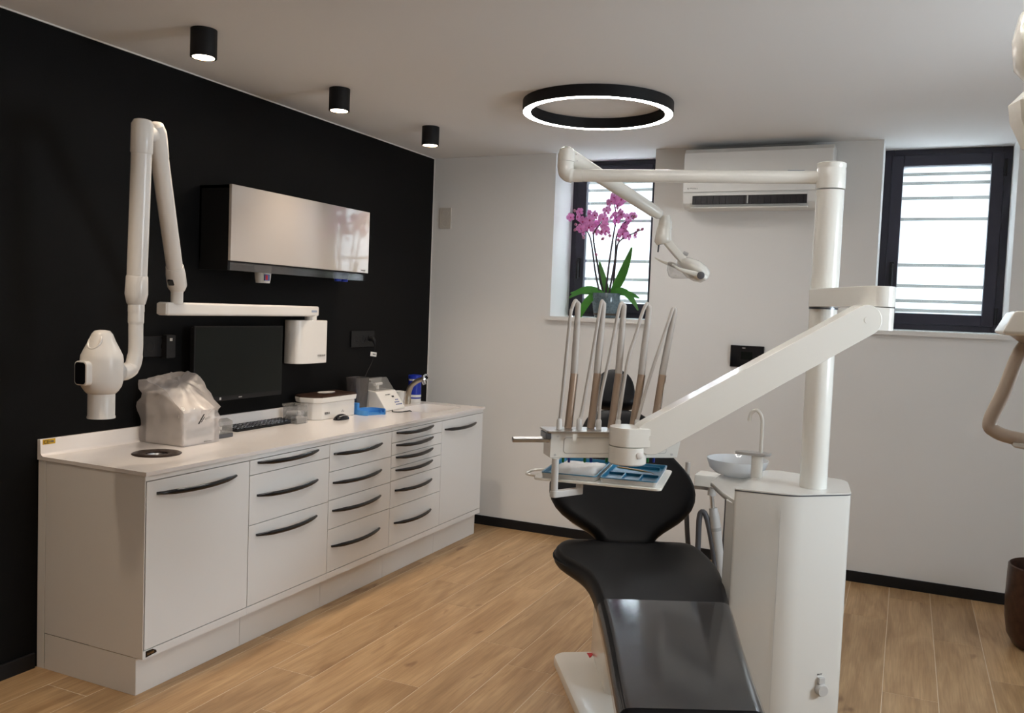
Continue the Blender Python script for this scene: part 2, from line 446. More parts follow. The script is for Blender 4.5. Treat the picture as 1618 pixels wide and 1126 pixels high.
# greenery outside, seen through the clear slits
hb = MB(); nx, nz = 60, 34
vs = []; fs = []
for j in range(nz + 1):
    for i in range(nx + 1):
        x = -2.5 + 9 * i / nx; z = -0.3 + 3.5 * j / nz
        q = Vector((x * 2.3, z * 2.3, 0.3)); dn = mnoise.noise(q) * 0.22 + mnoise.noise(q * 3.1) * 0.10
        vs.append((x, 3.0 + dn, z + mnoise.noise(q * 2) * 0.1)); vs.append((x, 3.9 - dn, z))
n2 = (nx + 1) * 2
for j in range(nz):
    for i in range(nx):
        a = j * n2 + i * 2
        fs.append((a, a + 2, a + n2 + 2, a + n2)); fs.append((a + 1, a + n2 + 1, a + n2 + 3, a + 3))
for i in range(nx):
    a = nz * n2 + i * 2; fs.append((a, a + 2, a + 3, a + 1))
hb.add(vs, fs)
o = hb.build('garden_hedge', 'hedge'); tag(o, 'green leafy hedge outside behind the frosted windows', 'hedge'); o['kind'] = 'stuff'

# ================================================================== CABINET RUN ALONG THE BLACK WALL
CY = [-3.146, -2.571, -1.989, -1.412, -0.832, -0.262]
FX = 0.600                                   # front face of doors and drawers
def bow_handle(y0, y1, z):
    """slim black bow: ends on the front, middle standing 3.5 cm proud"""
    rings = []; n = 18
    for k in range(n + 1):
        u = k / n; y = y0 + (y1 - y0) * u
        x = FX + 0.005 + 0.030 * math.sin(PI * u) ** 0.7
        sag = -0.006 * math.sin(PI * u)
        h = 0.0105 * (0.55 + 0.45 * min(1, 6 * min(u, 1 - u)))
        rings.append([(x + 0.0075 * math.cos(2 * PI * j / 10), y, z + sag + h * math.sin(2 * PI * j / 10)) for j in range(10)])
    return MB().loft(rings)
ROWS = {0: [(0.185, 0.840, 0.790, 'door')],
        1: [(0.775, 0.840, 0.826, 'drawer'), (0.550, 0.772, 0.678, 'drawer'), (0.185, 0.547, 0.499, 'drawer')],
        2: [(0.700, 0.840, 0.788, 'drawer'), (0.554, 0.697, 0.640, 'drawer'), (0.405, 0.551, 0.497, 'drawer'), (0.185, 0.402, 0.314, 'drawer')],
        3: [(0.774, 0.840, 0.827, 'drawer'), (0.704, 0.771, 0.757, 'drawer'), (0.632, 0.701, 0.687, 'drawer'), (0.557, 0.629, 0.613, 'drawer'), (0.402, 0.554, 0.497, 'drawer'), (0.185, 0.399, 0.309, 'drawer')],
        4: [(0.185, 0.840, 0.785, 'door')]}
HY = [(-3.093, -2.661), (-2.522, -2.090), (-1.956, -1.520), (-1.365, -0.953), (-0.799, -0.376)]
CL = ['white base cabinet with one wide door, nearest the viewer at the end of the run',
      'white cabinet with three drawers, a shallow one on top, beside the single wide door',
      'white cabinet with four drawers in the middle of the run',
      'white cabinet with six drawers, four of them shallow',
      'white sink cabinet with one door, farthest in the run by the white wall']
for c in range(5):
    ya, yb = CY[c], CY[c + 1]
    root = thing('base_cabinet', CL[c], 'cabinet', (0, 0, 0), group='white cabinets under the long worktop')
    bd = MB()
    x0 = 0.004
    # carcass as panels: back, floor, two sides, top rail, bottom rail
    bd.box(x0, x0 + 0.012, ya + 0.002, yb - 0.002, 0.15, 0.864)
    bd.box(x0, 0.576, ya + 0.002, ya + 0.018, 0.15, 0.864); bd.box(x0, 0.576, yb - 0.018, yb - 0.002, 0.15, 0.864)
    bd.box(x0, 0.576, ya + 0.018, yb - 0.018, 0.15, 0.166)
    bd.build('carcass', 'black_matt', root)  # coloured black so the gaps between the fronts read as shaded
    MB().box(0.56, FX, ya + 0.0005, yb - 0.0005, 0.844, 0.8645).build('top_rail', 'lacquer', root)
    MB().box(0.56, FX, ya + 0.0005, yb - 0.0005, 0.150, 0.1815).build('bottom_rail', 'lacquer', root)
    MB().box(0.545, 0.563, ya + 0.0008, yb - 0.0008, 0.0, 0.149).build('plinth', 'lacquer_side', root, bevel=0.001, seg=1)
    ea, eb = ya + 0.002, yb - 0.002
    if c == 0:
        ep = MB().box(x0, 0.046, ya - 0.002, ya + 0.0015, 0.0, 0.864).build('filler_strip', 'lacquer_side', root, bevel=0.0008, seg=1)
        MB().box(0.049, FX - 0.001, ya - 0.002, ya + 0.0015, 0.150, 0.864).build('end_panel', 'lacquer_side', root, bevel=0.0012, seg=1)
        MB().box(0.049, 0.563, ya - 0.001, ya + 0.0005, 0.0, 0.148).build('plinth_end', 'lacquer_side', root, bevel=0.0008, seg=1)
        pl = MB().prism([(0.012, 0.0), (0.066, 0.004), (0.063, 0.014), (0.045, 0.024), (0.012, 0.024)], 0, 0.0012, Matrix(((0, 0, 1, FX), (1, 0, 0, ya), (0, 1, 0, 0.155), (0, 0, 0, 1)))).build('maker_plate', 'black_gloss', root, label='small black and gold maker plate')
        marks('maker_marks', 'gold', pl, (FX + 0.0014, ya + 0.02, 0.163), (0, 1, 0), (0, 0, 1), 0.032, 0.007, 6, 3)
        ea += 0.004
    if c == 4:
        MB().box(x0, FX - 0.001, yb - 0.0015, yb + 0.001, 0.150, 0.864).build('end_panel', 'lacquer_side', root)
        MB().box(x0, 0.563, yb - 0.0015, yb, 0.0, 0.148).build('plinth_end', 'lacquer_side', root)
    for (za, zb, hz, kind) in ROWS[c]:
        p = MB().box(FX - 0.02, FX, ea, eb, za, zb).build(kind, 'lacquer', root, bevel=0.0012, seg=2)
        bow_handle(HY[c][0], HY[c][1], hz).build('handle', 'black_gloss', p)

# worktop: one slab with upstand, a round chute and a moulded basin
ZT = 0.88
def slab_with_holes(outer, holes, z0, z1):
    bm = bmesh.new(); edges = []
    for loop in [outer] + holes:
        vs = [bm.verts.new((p[0], p[1], z1)) for p in loop]
        for i in range(len(vs)): edges.append(bm.edges.new((vs[i], vs[(i + 1) % len(vs)])))
    bmesh.ops.triangle_fill(bm, use_beauty=True, use_dissolve=False, edges=edges)
    g = bmesh.ops.extrude_face_region(bm, geom=bm.faces[:])
    for e in g['geom']:
        if isinstance(e, bmesh.types.BMVert): e.co.z = z0
    bmesh.ops.recalc_face_normals(bm, faces=bm.faces)
    me = bpy.data.meshes.new('slab'); bm.to_mesh(me); bm.free()
    return me
wt = thing('worktop', 'long white solid-surface worktop with upstand running along the black wall', 'worktop')
CHX, CHY = 0.325, -2.836
circ = [(CHX + 0.085 * math.cos(2 * PI * k / 40), CHY + 0.085 * math.sin(2 * PI * k / 40)) for k in range(40)]
basin = rrect(0.20, 0.50, -0.80, -0.36, 0.05)
put(slab_with_holes([(0.002, -3.152), (0.608, -3.152), (0.608, -0.250), (0.002, -0.250)], [circ, basin], 0.865, ZT), 'slab', 'worktop', wt)
prof = [(0.002, ZT), (0.036, ZT + 0.0002), (0.026, ZT + 0.004), (0.021, ZT + 0.012), (0.019, ZT + 0.064), (0.016, ZT + 0.068), (0.002, ZT + 0.068)]
up = MB(); up.loft([[(x, y, z) for x, z in prof] for y in (-3.152, -0.250)])
upo = up.build('upstand', 'worktop', wt)
st = MB(frame((0.0201, -3.142, 0.926), (0, 1, 0), (0, 0, 1))).prism(rrect(0, 0.058, 0, 0.0008, 0.0003, 1), 0.0, 0.021).build('sticker', 'yellow_sign', upo, label='small yellow CE sticker')
def text_mesh(txt, size, mt, name, parent, m):
    cu = bpy.data.curves.new(name, 'FONT'); cu.body = txt; cu.size = size; cu.extrude = 0.0003
    t = bpy.data.objects.new(name, cu); COL.objects.link(t)
    me = bpy.data.meshes.new_from_object(t); bpy.data.objects.remove(t)
    me.transform(m)
    return put(me, name, mt, parent)
text_mesh('CE', 0.021, 'ink', 'lettering', st, Matrix(((0, 0, 1, 0.0213), (1, 0, 0, -3.139), (0, 1, 0, 0.929), (0, 0, 0, 1))))
marks('small_print', 'ink_grey', st, (0.0212, -3.112, 0.933), (0, 1, 0), (0, 0, 1), 0.022, 0.007, 6, 4)
bs = MB(); zb = 0.74
bs.loft([[(x, y, ZT - 0.001) for x, y in basin], [(x, y, ZT - 0.03) for x, y in rrect(0.205, 0.495, -0.795, -0.365, 0.05)], [(x, y, zb + 0.02) for x, y in rrect(0.215, 0.485, -0.785, -0.375, 0.05)], [(x, y, zb) for x, y in rrect(0.235, 0.465, -0.765, -0.395, 0.04)]], caps=(False, True))
bso = bs.build('basin', 'worktop', wt)
MB().lathe([(0.022, 0.0), (0.022, 0.003), (0.012, 0.003)], (0.35, -0.58, zb), 20).build('drain', 'steel', bso)
# waste chute set in the worktop
ch = thing('waste_chute', 'round dark metal waste chute ring set in the worktop near the camera', 'chute', (CHX, CHY, ZT))
MB().lathe([(0.083, -0.012), (0.098, -0.0005), (0.101, 0.0025), (0.097, 0.005), (0.060, 0.006), (0.046, 0.002), (0.044, -0.02), (0.06, -0.02)], n=48).build('rim', 'chute_metal', ch)
MB().lathe([(0.044, -0.004), (0.036, -0.03), (0.032, -0.055)], n=40, caps=(False, True)).build('funnel', 'steel', ch, label='pale metal funnel')

# ================================================================== WALL CABINET
root = thing('wall_cabinet', 'black wall cabinet with a glossy white flap door above the monitor', 'cabinet', (0.0, -1.70, 1.69))
ya, yb = -0.587, 0.587
m = MB()
m.box(0.001, 0.186, ya, ya + 0.016, 0, 0.412).box(0.001, 0.186, yb - 0.016, yb, 0, 0.412).box(0.001, 0.186, ya, yb, 0.396, 0.412).box(0.001, 0.012, ya, yb, 0.05, 0.40)
m.build('carcass', 'black_matt', root)
d_ = MB().box(0.188, 0.206, ya - 0.002, yb + 0.002, 0.046, 0.414).build('door', 'gloss_white', root, bevel=0.003, seg=3)
marks('maker_marks', 'ink_grey', d_, (0.2066, yb - 0.075, 0.058), (0, 1, 0), (0, 0, 1), 0.045, 0.007, 7, 8)
MB().box(0.012, 0.186, ya + 0.016, yb - 0.016, 0.040, 0.046).build('shelf', 'black_matt', root)
MB().box(0.176, 0.184, ya + 0.016, yb - 0.016, 0.0, 0.040).build('acrylic_strip', 'smoke_plastic', root, label='smoky clear strip under the door')
root = thing('cup_dispenser', 'white cup dispenser under the wall cabinet, left of the blue cups', 'dispenser', (0.12, -1.955, 1.64))
MB().lathe([(0.036, 0.0), (0.040, 0.030), (0.044, 0.088), (0.030, 0.089)], n=28).build('cup', 'paper', root)
MB(frame((0.0, 0, 0), (1, 0, 0))).box(0.0345, 0.0415, -0.030, 0.005, 0.012, 0.044).build('printed_label', 'ink_blue', root)
MB(frame((0.0, 0, 0), (1, 0, 0))).box(0.0415, 0.0425, -0.027, -0.012, 0.016, 0.040).build('printed_patch', 'red_sign', root)
MB().lathe([(0.047, 0.0885), (0.047, 0.0895)], n=24).build('collar', 'device_white', root)
for k, (yy, lab) in enumerate(((-1.30, 'blue plastic cup hanging under the wall cabinet, nearer the dispenser'), (-1.235, 'blue plastic cup hanging under the wall cabinet, farther from the dispenser'))):
    o = MB().lathe([(0.020, 0.0), (0.026, 0.05), (0.023, 0.05), (0.019, 0.004)], (0, 0, 0), 20).build('blue_cup', 'blue_cup')
    o.location = (0.12, yy, 1.679); tag(o, lab, 'cup', 'blue cups under the wall cabinet')

# ================================================================== WALL X-RAY UNIT
root = thing('xray_unit', 'white wall-mounted x-ray unit with folding arm and tube head', 'x-ray unit', (0, 0, 0))
wb = MB().loft([[(x, y, z) for y, x in [(-1.630, 0.004), (-1.640, 0.03), (-1.642, 0.06), (-1.634, 0.088), (-1.612, 0.107), (-1.575, 0.117), (-1.52, 0.120), (-1.40, 0.118), (-1.378, 0.112), (-1.366, 0.095), (-1.366, 0.004)]] for z in (1.198, 1.446)]).build('wall_box', 'device_white', root, bevel=0.006, seg=2)
marks('maker_marks', 'ink_grey', wb, (0.1215, -1.475, 1.238), (0, 1, 0), (0, 0, 1), 0.075, 0.010, 9, 5)
MB().lathe([(0.034, 0), (0.034, 0.03)], (0.085, -1.50, 1.444), 24).build('swivel', 'device_white', root)
A, B = V(0.085, -1.465, 1.4975), V(0.287, -2.785, 1.4975)
Lb = (B - A).length
br = MB(frame(A, B - A)).box(0, Lb, -0.030, 0.030, -0.029, 0.029).build('extension_arm', 'device_white', root, bevel=0.011, seg=3)
MB(frame(A, B - A)).box(Lb - 0.002, Lb + 0.005, -0.024, 0.024, -0.024, 0.024).build('end_cap', 'device_white', br, bevel=0.006, seg=2)
MB(frame(A, B - A)).box(0.03, 0.09, 0.0302, 0.0312, -0.006, 0.006).build('label_strip', 'sticker_blue', br)
P0 = V(0.300, -2.715, 1.52)
MB().lathe([(0.026, 0.0), (0.026, 0.05), (0.0275, 0.052), (0.0275, 0.085)], P0, 24).build('swivel_post', 'device_white', root)
Pb = V(0.300, -2.715, 1.60); Pt = V(0.545, -3.075, 2.185)
dv = (Pt - Pb).normalized(); Ln = (Pt - Pb).length
lo = MB().tube([Pb + dv * 0.06, Pb + dv * (Ln - 0.07)], 0.034, 20).build('lower_arm', 'device_white', root)
MB().tube([Pb - dv * 0.030, Pb - dv * 0.022, Pb, Pb + dv * 0.06, Pb + dv * 0.10], [0.018, 0.032, 0.041, 0.041, 0.0365], 20).build('joint_cover', 'device_white', lo)
fm = frame(Pb + dv * 0.03, _r, dv)
MB(fm).box(-0.020, 0.004, -0.046, -0.036, 0.0, 0.028).build('warning_plate', 'black_gloss', lo, bevel=0.002, seg=1)
MB().tube([Pt - dv * 0.115, Pt - dv * 0.07, Pt - dv * 0.01, Pt + dv * 0.02, Pt + dv * 0.028], [0.0355, 0.0375, 0.0385, 0.030, 0.015], 20).build('top_cover', 'device_white', lo)
Qt = V(0.578, -3.168, 2.172); Qb = V(0.540, -3.150, 1.555)
hd = (Pt - Qt); MB().tube([Pt - dv * 0.02 + hd * 0.1, Qt - V(0, 0, 0.02)], 0.028, 20).build('hinge', 'device_white', root)
dv2 = (Qb - Qt).normalized(); L2 = (Qb - Qt).length
ua = MB().tube([Qt + dv2 * 0.08, Qt + dv2 * (L2 - 0.03)], 0.0365, 22).build('upper_arm', 'device_white', root)
MB().tube([Qt - dv2 * 0.032, Qt - dv2 * 0.028, Qt - dv2 * 0.012, Qt + dv2 * 0.09, Qt + dv2 * 0.095], [0.020, 0.031, 0.0395, 0.0395, 0.037], 22).build('top_cover', 'device_white', ua)
MB().tube([Qb - dv2 * 0.07, Qb - dv2 * 0.066, Qb, Qb + dv2 * 0.035, Qb + dv2 * 0.047], [0.037, 0.039, 0.0415, 0.034, 0.024], 22).build('joint_cover', 'device_white', ua)
# tube head, centre h0, hanging under the upper arm
h0 = V(0.539, -3.300, 1.262)
r_ = V(0, 1, 0); n_ = V(0.76, -0.64, 0)                      # towards the yoke ; towards the room
yk = MB().tube(bez([Qb + V(0, 0, -0.03), Qb + V(0, 0, -0.10), V(Qb.x, Qb.y, 1.42), V(Qb.x, Qb.y, 1.34), V(Qb.x, Qb.y - 0.012, 1.285), V(Qb.x, Qb.y - 0.045, 1.262), V(Qb.x, Qb.y - 0.085, 1.262)], 6), [0.029] * 8 + [0.0265] * 12 + [0.0285] * 6 + [0.031] * 11, 20).build('yoke', 'device_white', root)
MB().tube([Qb + V(0, 0, -0.040), Qb + V(0, 0, -0.066)], [0.0295, 0.0298], 24).build('collar', 'device_white', yk)
head = MB(frame(h0, r_)).lathe([(0.010, 0.158), (0.026, 0.155), (0.036, 0.143), (0.046, 0.118), (0.062, 0.086), (0.071, 0.066), (0.073, 0.050), (0.073, -0.026), (0.068, -0.048), (0.058, -0.064), (0.048, -0.074)], n=36).build('tube_head', 'device_white', root, angle=50)
MB(frame(h0 + r_ * 0.064, (0, 0, 1), r_)).lathe([(0.037, 0.0), (0.037, 0.016), (0.034, 0.020)], n=24).build('side_ring', 'grey_light', head)
MB(frame(h0, r_)).lathe([(0.0465, -0.072), (0.0465, -0.154), (0.0485, -0.158), (0.0485, -0.164), (0.040, -0.164), (0.040, -0.09)], n=36).build('beam_cone', 'device_white', head)
pa = math.atan2(n_.y, n_.x) - math.radians(52); pd = V(math.cos(pa), math.sin(pa), 0)
pod = MB(frame(h0 + V(0, 0, 0.004), (0, 0, 1), pd)).prism(rrect(-0.044, 0.044, -0.033, 0.033, 0.017), 0.03, 0.088).build('display_pod', 'device_white', head, bevel=0.004)
MB(frame(h0 + V(0, 0, 0.004), (0, 0, 1), pd)).prism(rrect(-0.039, 0.039, -0.027, 0.027, 0.013), 0.086, 0.0895).build('display', 'black_gloss', pod)
gn = (pd * 0.75 + n_ * 0.35 + V(0, 0, 0.62)).normalized()
gc = h0 + pd * 0.030 + n_ * 0.014 + V(0, 0, 0.118)
gr = frame(gc, gn.cross(V(0, 0, 1)), gn)
MB(gr).tube([(0.024 * math.cos(2 * PI * k / 24), 0.032 * math.sin(2 * PI * k / 24), 0) for k in range(24)], 0.004, 8, closed=True).build('grip_ring', 'device_white', head)
MB(gr).lathe([(0.031, -0.004), (0.031, -0.001)], n=24, sx=0.75).build('grip_recess', 'grey_light', head)

# ================================================================== MONITOR
root = thing('monitor', 'black flat monitor in front of the black wall over the keyboard', 'monitor', (0.08, -2.06, 1.035))
MB().box(-0.045, -0.012, -0.31, 0.31, 0.0, 0.372).build('back_shell', 'black_matt', root, bevel=0.006)
MB().box(-0.012, 0.0, -0.325, 0.325, 0.0, 0.378).build('bezel', 'black_matt', root, bevel=0.002)
MB().box(0.0, 0.0006, -0.317, 0.317, 0.024, 0.371).build('screen', 'screen_black', root)
MB().box(0.0, 0.0008, -0.012, 0.012, 0.009, 0.0135).build('maker_badge', 'grey_plastic', root)
MB().box(0.0, 0.0008, -0.150, -0.138, 0.006, 0.018).build('power_label', 'grey_light', root)
MB().box(-0.072, -0.045, -0.05, 0.05, 0.13, 0.23).build('wall_bracket', 'black_matt', root)

# ================================================================== SOCKETS ON THE WALLS
def socket_rosette(parent, o, x, n, rr=0.021, mt='black_gloss'):
    fmx = frame(o, x, n)
    s = MB(fmx).lathe([(rr + 0.003, 0), (rr + 0.003, 0.002), (rr, 0.002), (rr - 0.002, -0.008)], n=24, caps=(False, True)).build('outlet', mt, parent)
    MB(fmx).lathe([(0.003, -0.006), (0.003, -0.0045)], (-0.009, 0, 0), 10).lathe([(0.003, -0.006), (0.003, -0.0045)], (0.009, 0, 0), 10).build('pin_holes', 'ink', s)
root = thing('wall_socket', 'black triple wall socket with a plug, above the far end of the worktop', 'socket', (0, -0.857, 1.325))
MB().box(0.0005, 0.011, -0.130, 0.130, -0.052, 0.052).build('cover_plate', 'black_matt', root, bevel=0.003)
for yy in (-0.075, 0.0, 0.075):
    socket_rosette(root, (0.0095, yy, 0), (0, 1, 0), (1, 0, 0))
root = thing('plug_cable', 'thin black cable with a white tag hanging from the triple socket', 'cable', (0, -0.782, 1.325))
MB().tube([(0.012, 0, 0), (0.035, 0, 0), (0.045, 0, -0.012), (0.047, 0.004, -0.035)], [0.017, 0.016, 0.012, 0.006], 14).build('plug', 'black_matt', root)
MB().tube(bez([(0.046, 0.004, -0.03), (0.044, 0.006, -0.075), (0.036, -0.004, -0.15), (0.030, -0.055, -0.225), (0.030, -0.085, -0.30), (0.045, -0.06, -0.43)]), 0.003, 8).build('cord', 'black_matt', root)
tg = MB(frame((0.050, 0.0, -0.10), (0.15, 1, -0.12))).box(-0.037, 0.019, -0.001, 0.001, -0.014, 0.014).build('tag', 'paper', root)
marks('tag_print', 'ink', tg, (0.0515, -0.022, -0.100), (0.15, 1, -0.12), (0, 0, 1), 0.028, 0.006, 5, 6)
root = thing('wall_socket', 'black double wall socket behind the x-ray tube arm', 'socket', (0, -2.545, 1.315))
MB().box(0.0005, 0.011, -0.092, 0.092, -0.048, 0.048).build('cover_plate', 'black_matt', root, bevel=0.003)
for yy in (-0.045, 0.045): socket_rosette(root, (0.0095, yy, 0), (0, 1, 0), (1, 0, 0))
root = thing('power_adapter', 'black mains adapter plugged in left of the monitor', 'adapter', (0.0, -2.495, 1.315))
MB().box(0.0115, 0.045, -0.028, 0.028, -0.055, 0.055).build('housing', 'black_matt', root, bevel=0.004)
MB().box(0.045, 0.0456, -0.010, 0.006, 0.026, 0.040).build('rating_label', 'grey_plastic', root)
root = thing('wall_socket', 'white double socket high on the white wall beside the corner', 'socket', (0.111, 0, 2.193))
MB().box(-0.047, 0.047, -0.010, -0.0005, -0.075, 0.075).build('cover_plate', 'plate_beige', root, bevel=0.003)
for zz in (0.035, -0.037):
    socket_rosette(root, (0, -0.0100, zz), (1, 0, 0), (0, -1, 0), 0.022, 'plate_beige')
root = thing('intercom_panel', 'black glass control panel on the white wall behind the long arm', 'panel', (2.30, 0, 1.315))
MB().box(-0.102, 0.102, -0.018, -0.0005, -0.068, 0.068).build('housing', 'black_matt', root, bevel=0.003)
MB().box(-0.097, 0.097, -0.0195, -0.018, -0.063, 0.063).build('glass_front', 'black_gloss', root)
MB().box(-0.035, 0.035, -0.0202, -0.0195, -0.020, 0.030).build('display', 'screen_black', root)
MB().box(-0.03, -0.01, -0.0202, -0.0195, 0.050, 0.056).build('badge', 'grey_plastic', root)

# ================================================================== THINGS ON THE WORKTOP
Z = ZT + 0.0005
# bagged device
root = thing('bagged_device', 'white desktop device under a crumpled translucent plastic bag', 'device', (0.172, -2.555, Z))
dv_ = MB().loft([[(x, y, z) for x, z in ((-0.115, 0), (0.112, 0), (0.112, 0.165), (-0.02, 0.235), (-0.115, 0.235))] for y in (-0.098, 0.102)]).build('body', 'device_white', root, bevel=0.008)
MB().box(0.112, 0.1135, -0.075, 0.085, 0.035, 0.075).build('paper_slot', 'grey_light', dv_)
vs = []; fs = []; N_ = 40
def bag_top(x, y):
    # x, y in -1..1 ; ridge towards the wall, fold down to the front
    px_ = -0.140 + 0.27 * (x + 1) / 2
    t = (x + 1) / 2
    z = 0.285 - 0.065 * max(0, t - 0.1) - 0.075 * max(0, t - 0.55) / 0.45 + 0.04 * (y + 1) / 2 * (1 - abs(t - 0.35)) + 0.02 * math.exp(-((t - 0.5) ** 2) / 0.02 - (y - 0.8) ** 2 / 0.2)
    return z
bm_ = MB(); nb = 48; rings = []
def bag_ring(h, k0):
    ring = []
    for k in range(nb):
        a = 2 * PI * k / nb + PI / 4
        c, s_ = math.cos(a), math.sin(a); q = max(abs(c), abs(s_))
        x, y = c / q, s_ / q
        X = -0.005 + 0.135 * x; Y = 0.003 + 0.108 * y
        zt = bag_top(x, y)
        z = 0.002 + (zt - 0.002) * h
        w = 1.0 - 0.03 * h
        nz_ = (abs(mnoise.noise(Vector((X * 16, Y * 16, z * 14)))) - 0.2) * 0.030 * min(1, h * 3) * (0.25 if x > 0.9 and h < 0.7 else 1.0) + abs(mnoise.noise(Vector((X * 45, Y * 45 + 3, z * 40)))) * 0.008 * min(1, h * 3)
        ring.append((X * w + x * nz_ - 0.004 * h, Y * w + y * nz_, z))
    return ring
for k in range(15): rings.append(bag_ring(k / 14, 0))
for sc_ in (0.86, 0.66, 0.44, 0.22, 0.05):
    ring = []
    for k in range(nb):
        a = 2 * PI * k / nb + PI / 4
        c, s_ = math.cos(a), math.sin(a); q = max(abs(c), abs(s_)); x, y = c / q * sc_, s_ / q * sc_
        X = -0.009 + 0.131 * x; Y = 0.003 + 0.105 * y
        ring.append((X, Y, bag_top(x, y) + (abs(mnoise.noise(Vector((X * 26, Y * 26, 1)))) - 0.2) * 0.030))
    rings.append(ring)
bag = bm_.loft(rings, caps=(False, True)).build('plastic_bag', 'bag_plastic', root, angle=34)
lg = MB(Matrix(((0, 0, 1, 0.1385), (1, 0, 0, 0.0), (0, 1, 0, 0.105), (0, 0, 0, 1))))
lg.prism([(-0.034, -0.006), (-0.024, -0.006), (0.008, 0.036), (0.000, 0.036)], 0, 0.0008).prism([(-0.016, 0.0), (-0.010, 0.0), (0.010, 0.024), (0.006, 0.024)], 0, 0.0008)
lg.build('printed_emblem', 'ink', root)
marks('maker_marks', 'ink_grey', root, (0.139, 0.012, 0.112), (0, 1, 0.3), (0, -0.3, 1), 0.035, 0.010, 5, 9)
marks('model_marks', 'ink_grey', root, (0.1345, 0.01, 0.012), (0, 1, 0), (0, 0, 1), 0.05, 0.004, 9, 10)
# small clear box with dark base
root = thing('clear_lid_box', 'small clear-lidded box with a dark base beside the bagged device', 'box', (0.205, -2.345, Z))
MB().box(-0.038, 0.038, -0.060, 0.060, 0, 0.020).build('base', 'hose_dark', root, bevel=0.003)
MB().loft([[(x, y, z) for x, z in ((-0.036, 0.021), (0.036, 0.021), (0.036, 0.078), (0.0, 0.090), (-0.036, 0.080))] for y in (-0.056, 0.056)]).build('lid', 'clear_plastic', root)
for k, yy in enumerate((-0.03, 0.0, 0.012)):
    MB().lathe([(0.008, 0), (0.008, 0.013)], (0.0, yy, 0.0205 + (0.016 if k == 2 else 0)), 12).build('insert', 'paper', root)
# keyboard
root = thing('keyboard', 'black computer keyboard lying under the monitor', 'keyboard', (0.100, -1.93, Z))
kb = MB().loft([[(x, y, z) for x, z in ((-0.055, 0), (0.058, 0), (0.058, 0.008), (-0.055, 0.020))] for y in (-0.235, 0.235)]).build('base', 'black_matt', root, bevel=0.003)
kt = Matrix.Translation((0, 0, 0.0)) 
key = None
for r in range(5):
    for c in range(16):
        if key is None:
            b = MB(); b.loft([[(x, y, 0) for x, y in ((-0.008, -0.012), (0.008, -0.012), (0.008, 0.012), (-0.008, 0.012))], [(x, y, 0.004) for x, y in ((-0.006, -0.010), (0.006, -0.010), (0.006, 0.010), (-0.006, 0.010))]])
            key = b.mesh('key', smooth=False)
        o = put(key, 'key', 'black_gloss', root)
        x = -0.040 + r * 0.020
        o.location = (x, -0.212 + c * 0.0283, 0.0145 - (x) * 0.106)
# clear organiser with cotton rolls
root = thing('cotton_box', 'clear plastic box of white cotton rolls between keyboard and white device', 'box', (0.105, -1.642, Z))
MB().box(-0.05, 0.05, -0.045, 0.045, 0, 0.004).box(-0.05, 0.05, -0.045, -0.042, 0.004, 0.085).box(-0.05, 0.05, 0.042, 0.045, 0.004, 0.085).box(-0.05, -0.047, -0.042, 0.042, 0.004, 0.085).box(0.047, 0.05, -0.042, 0.042, 0.004, 0.085).build('container', 'clear_plastic', root)
MB().box(-0.053, 0.053, -0.052, 0.048, 0.0855, 0.098).build('lid', 'clear_plastic', root, bevel=0.003)
for k in range(6):
    MB().tube([(-0.034, -0.028 + 0.026 * (k % 3), 0.018 + 0.026 * (k // 3)), (0.034, -0.026 + 0.026 * (k % 3), 0.020 + 0.026 * (k // 3))], 0.0115, 10).build('cotton_roll', 'gauze', root)
root = thing('card_holder', 'low clear card holder with a dark label at the end of the keyboard', 'holder', (0.185, -1.71, Z))
MB().box(-0.022, 0.022, -0.045, 0.045, 0, 0.003).box(0.019, 0.022, -0.045, 0.045, 0.003, 0.038).box(-0.022, -0.019, -0.045, 0.045, 0.003, 0.038).build('stand', 'clear_plastic', root)
MB().box(0.012, 0.018, -0.040, 0.040, 0.004, 0.030).build('dark_card', 'hose_dark', root)
# white machine with dark lid
root = thing('lidded_machine', 'white desktop machine with a dark brown lid in the middle of the worktop', 'machine', (0.125, -1.37, Z))
pts = [(-0.075, -0.16), (-0.02, -0.20), (0.035, -0.19), (0.075, -0.155), (0.075, 0.165), (-0.075, 0.175)]
MB().prism(pts, 0.0, 0.098).build('body', 'device_white', root, bevel=0.006)
top = [(-0.085, -0.20), (-0.03, -0.225), (0.05, -0.205), (0.085, -0.165), (0.085, 0.172), (-0.085, 0.19)]
MB().prism([(x * 0.97, y * 0.97) for x, y in top], 0.098, 0.128, top=top).build('rim', 'device_white', root, bevel=0.004)
ld = MB().loft([[(x * k, y * k, z) for x, y in top] for k, z in ((0.985, 0.1285), (0.985, 0.136), (0.90, 0.142), (0.5, 0.145))]).build('lid', 'pot_brown', root)
MB().lathe([(0.055, 0.1452), (0.055, 0.1472)], (0, -0.02, 0), 28, sx=0.7, sy=1.25).build('lid_pad', 'grey_light', ld)
bdm = marks('maker_marks', 'ink', root, (0.0757, -0.130, 0.030), (0, 1, 0), (0, 0, 1), 0.052, 0.012, 5, 11)
MB(Matrix(((0, 0, 1, 0.0757), (1, 0, 0, 0.03), (0, 1, 0, 0.030), (0, 0, 0, 1)))).prism([(0, 0), (0.008, 0), (0.016, 0.014), (0.012, 0.014)], 0, 0.0006).prism([(0.014, 0.002), (0.028, 0.002), (0.028, 0.006), (0.018, 0.006)], 0, 0.0006).build('emblem', 'ink_grey', root)
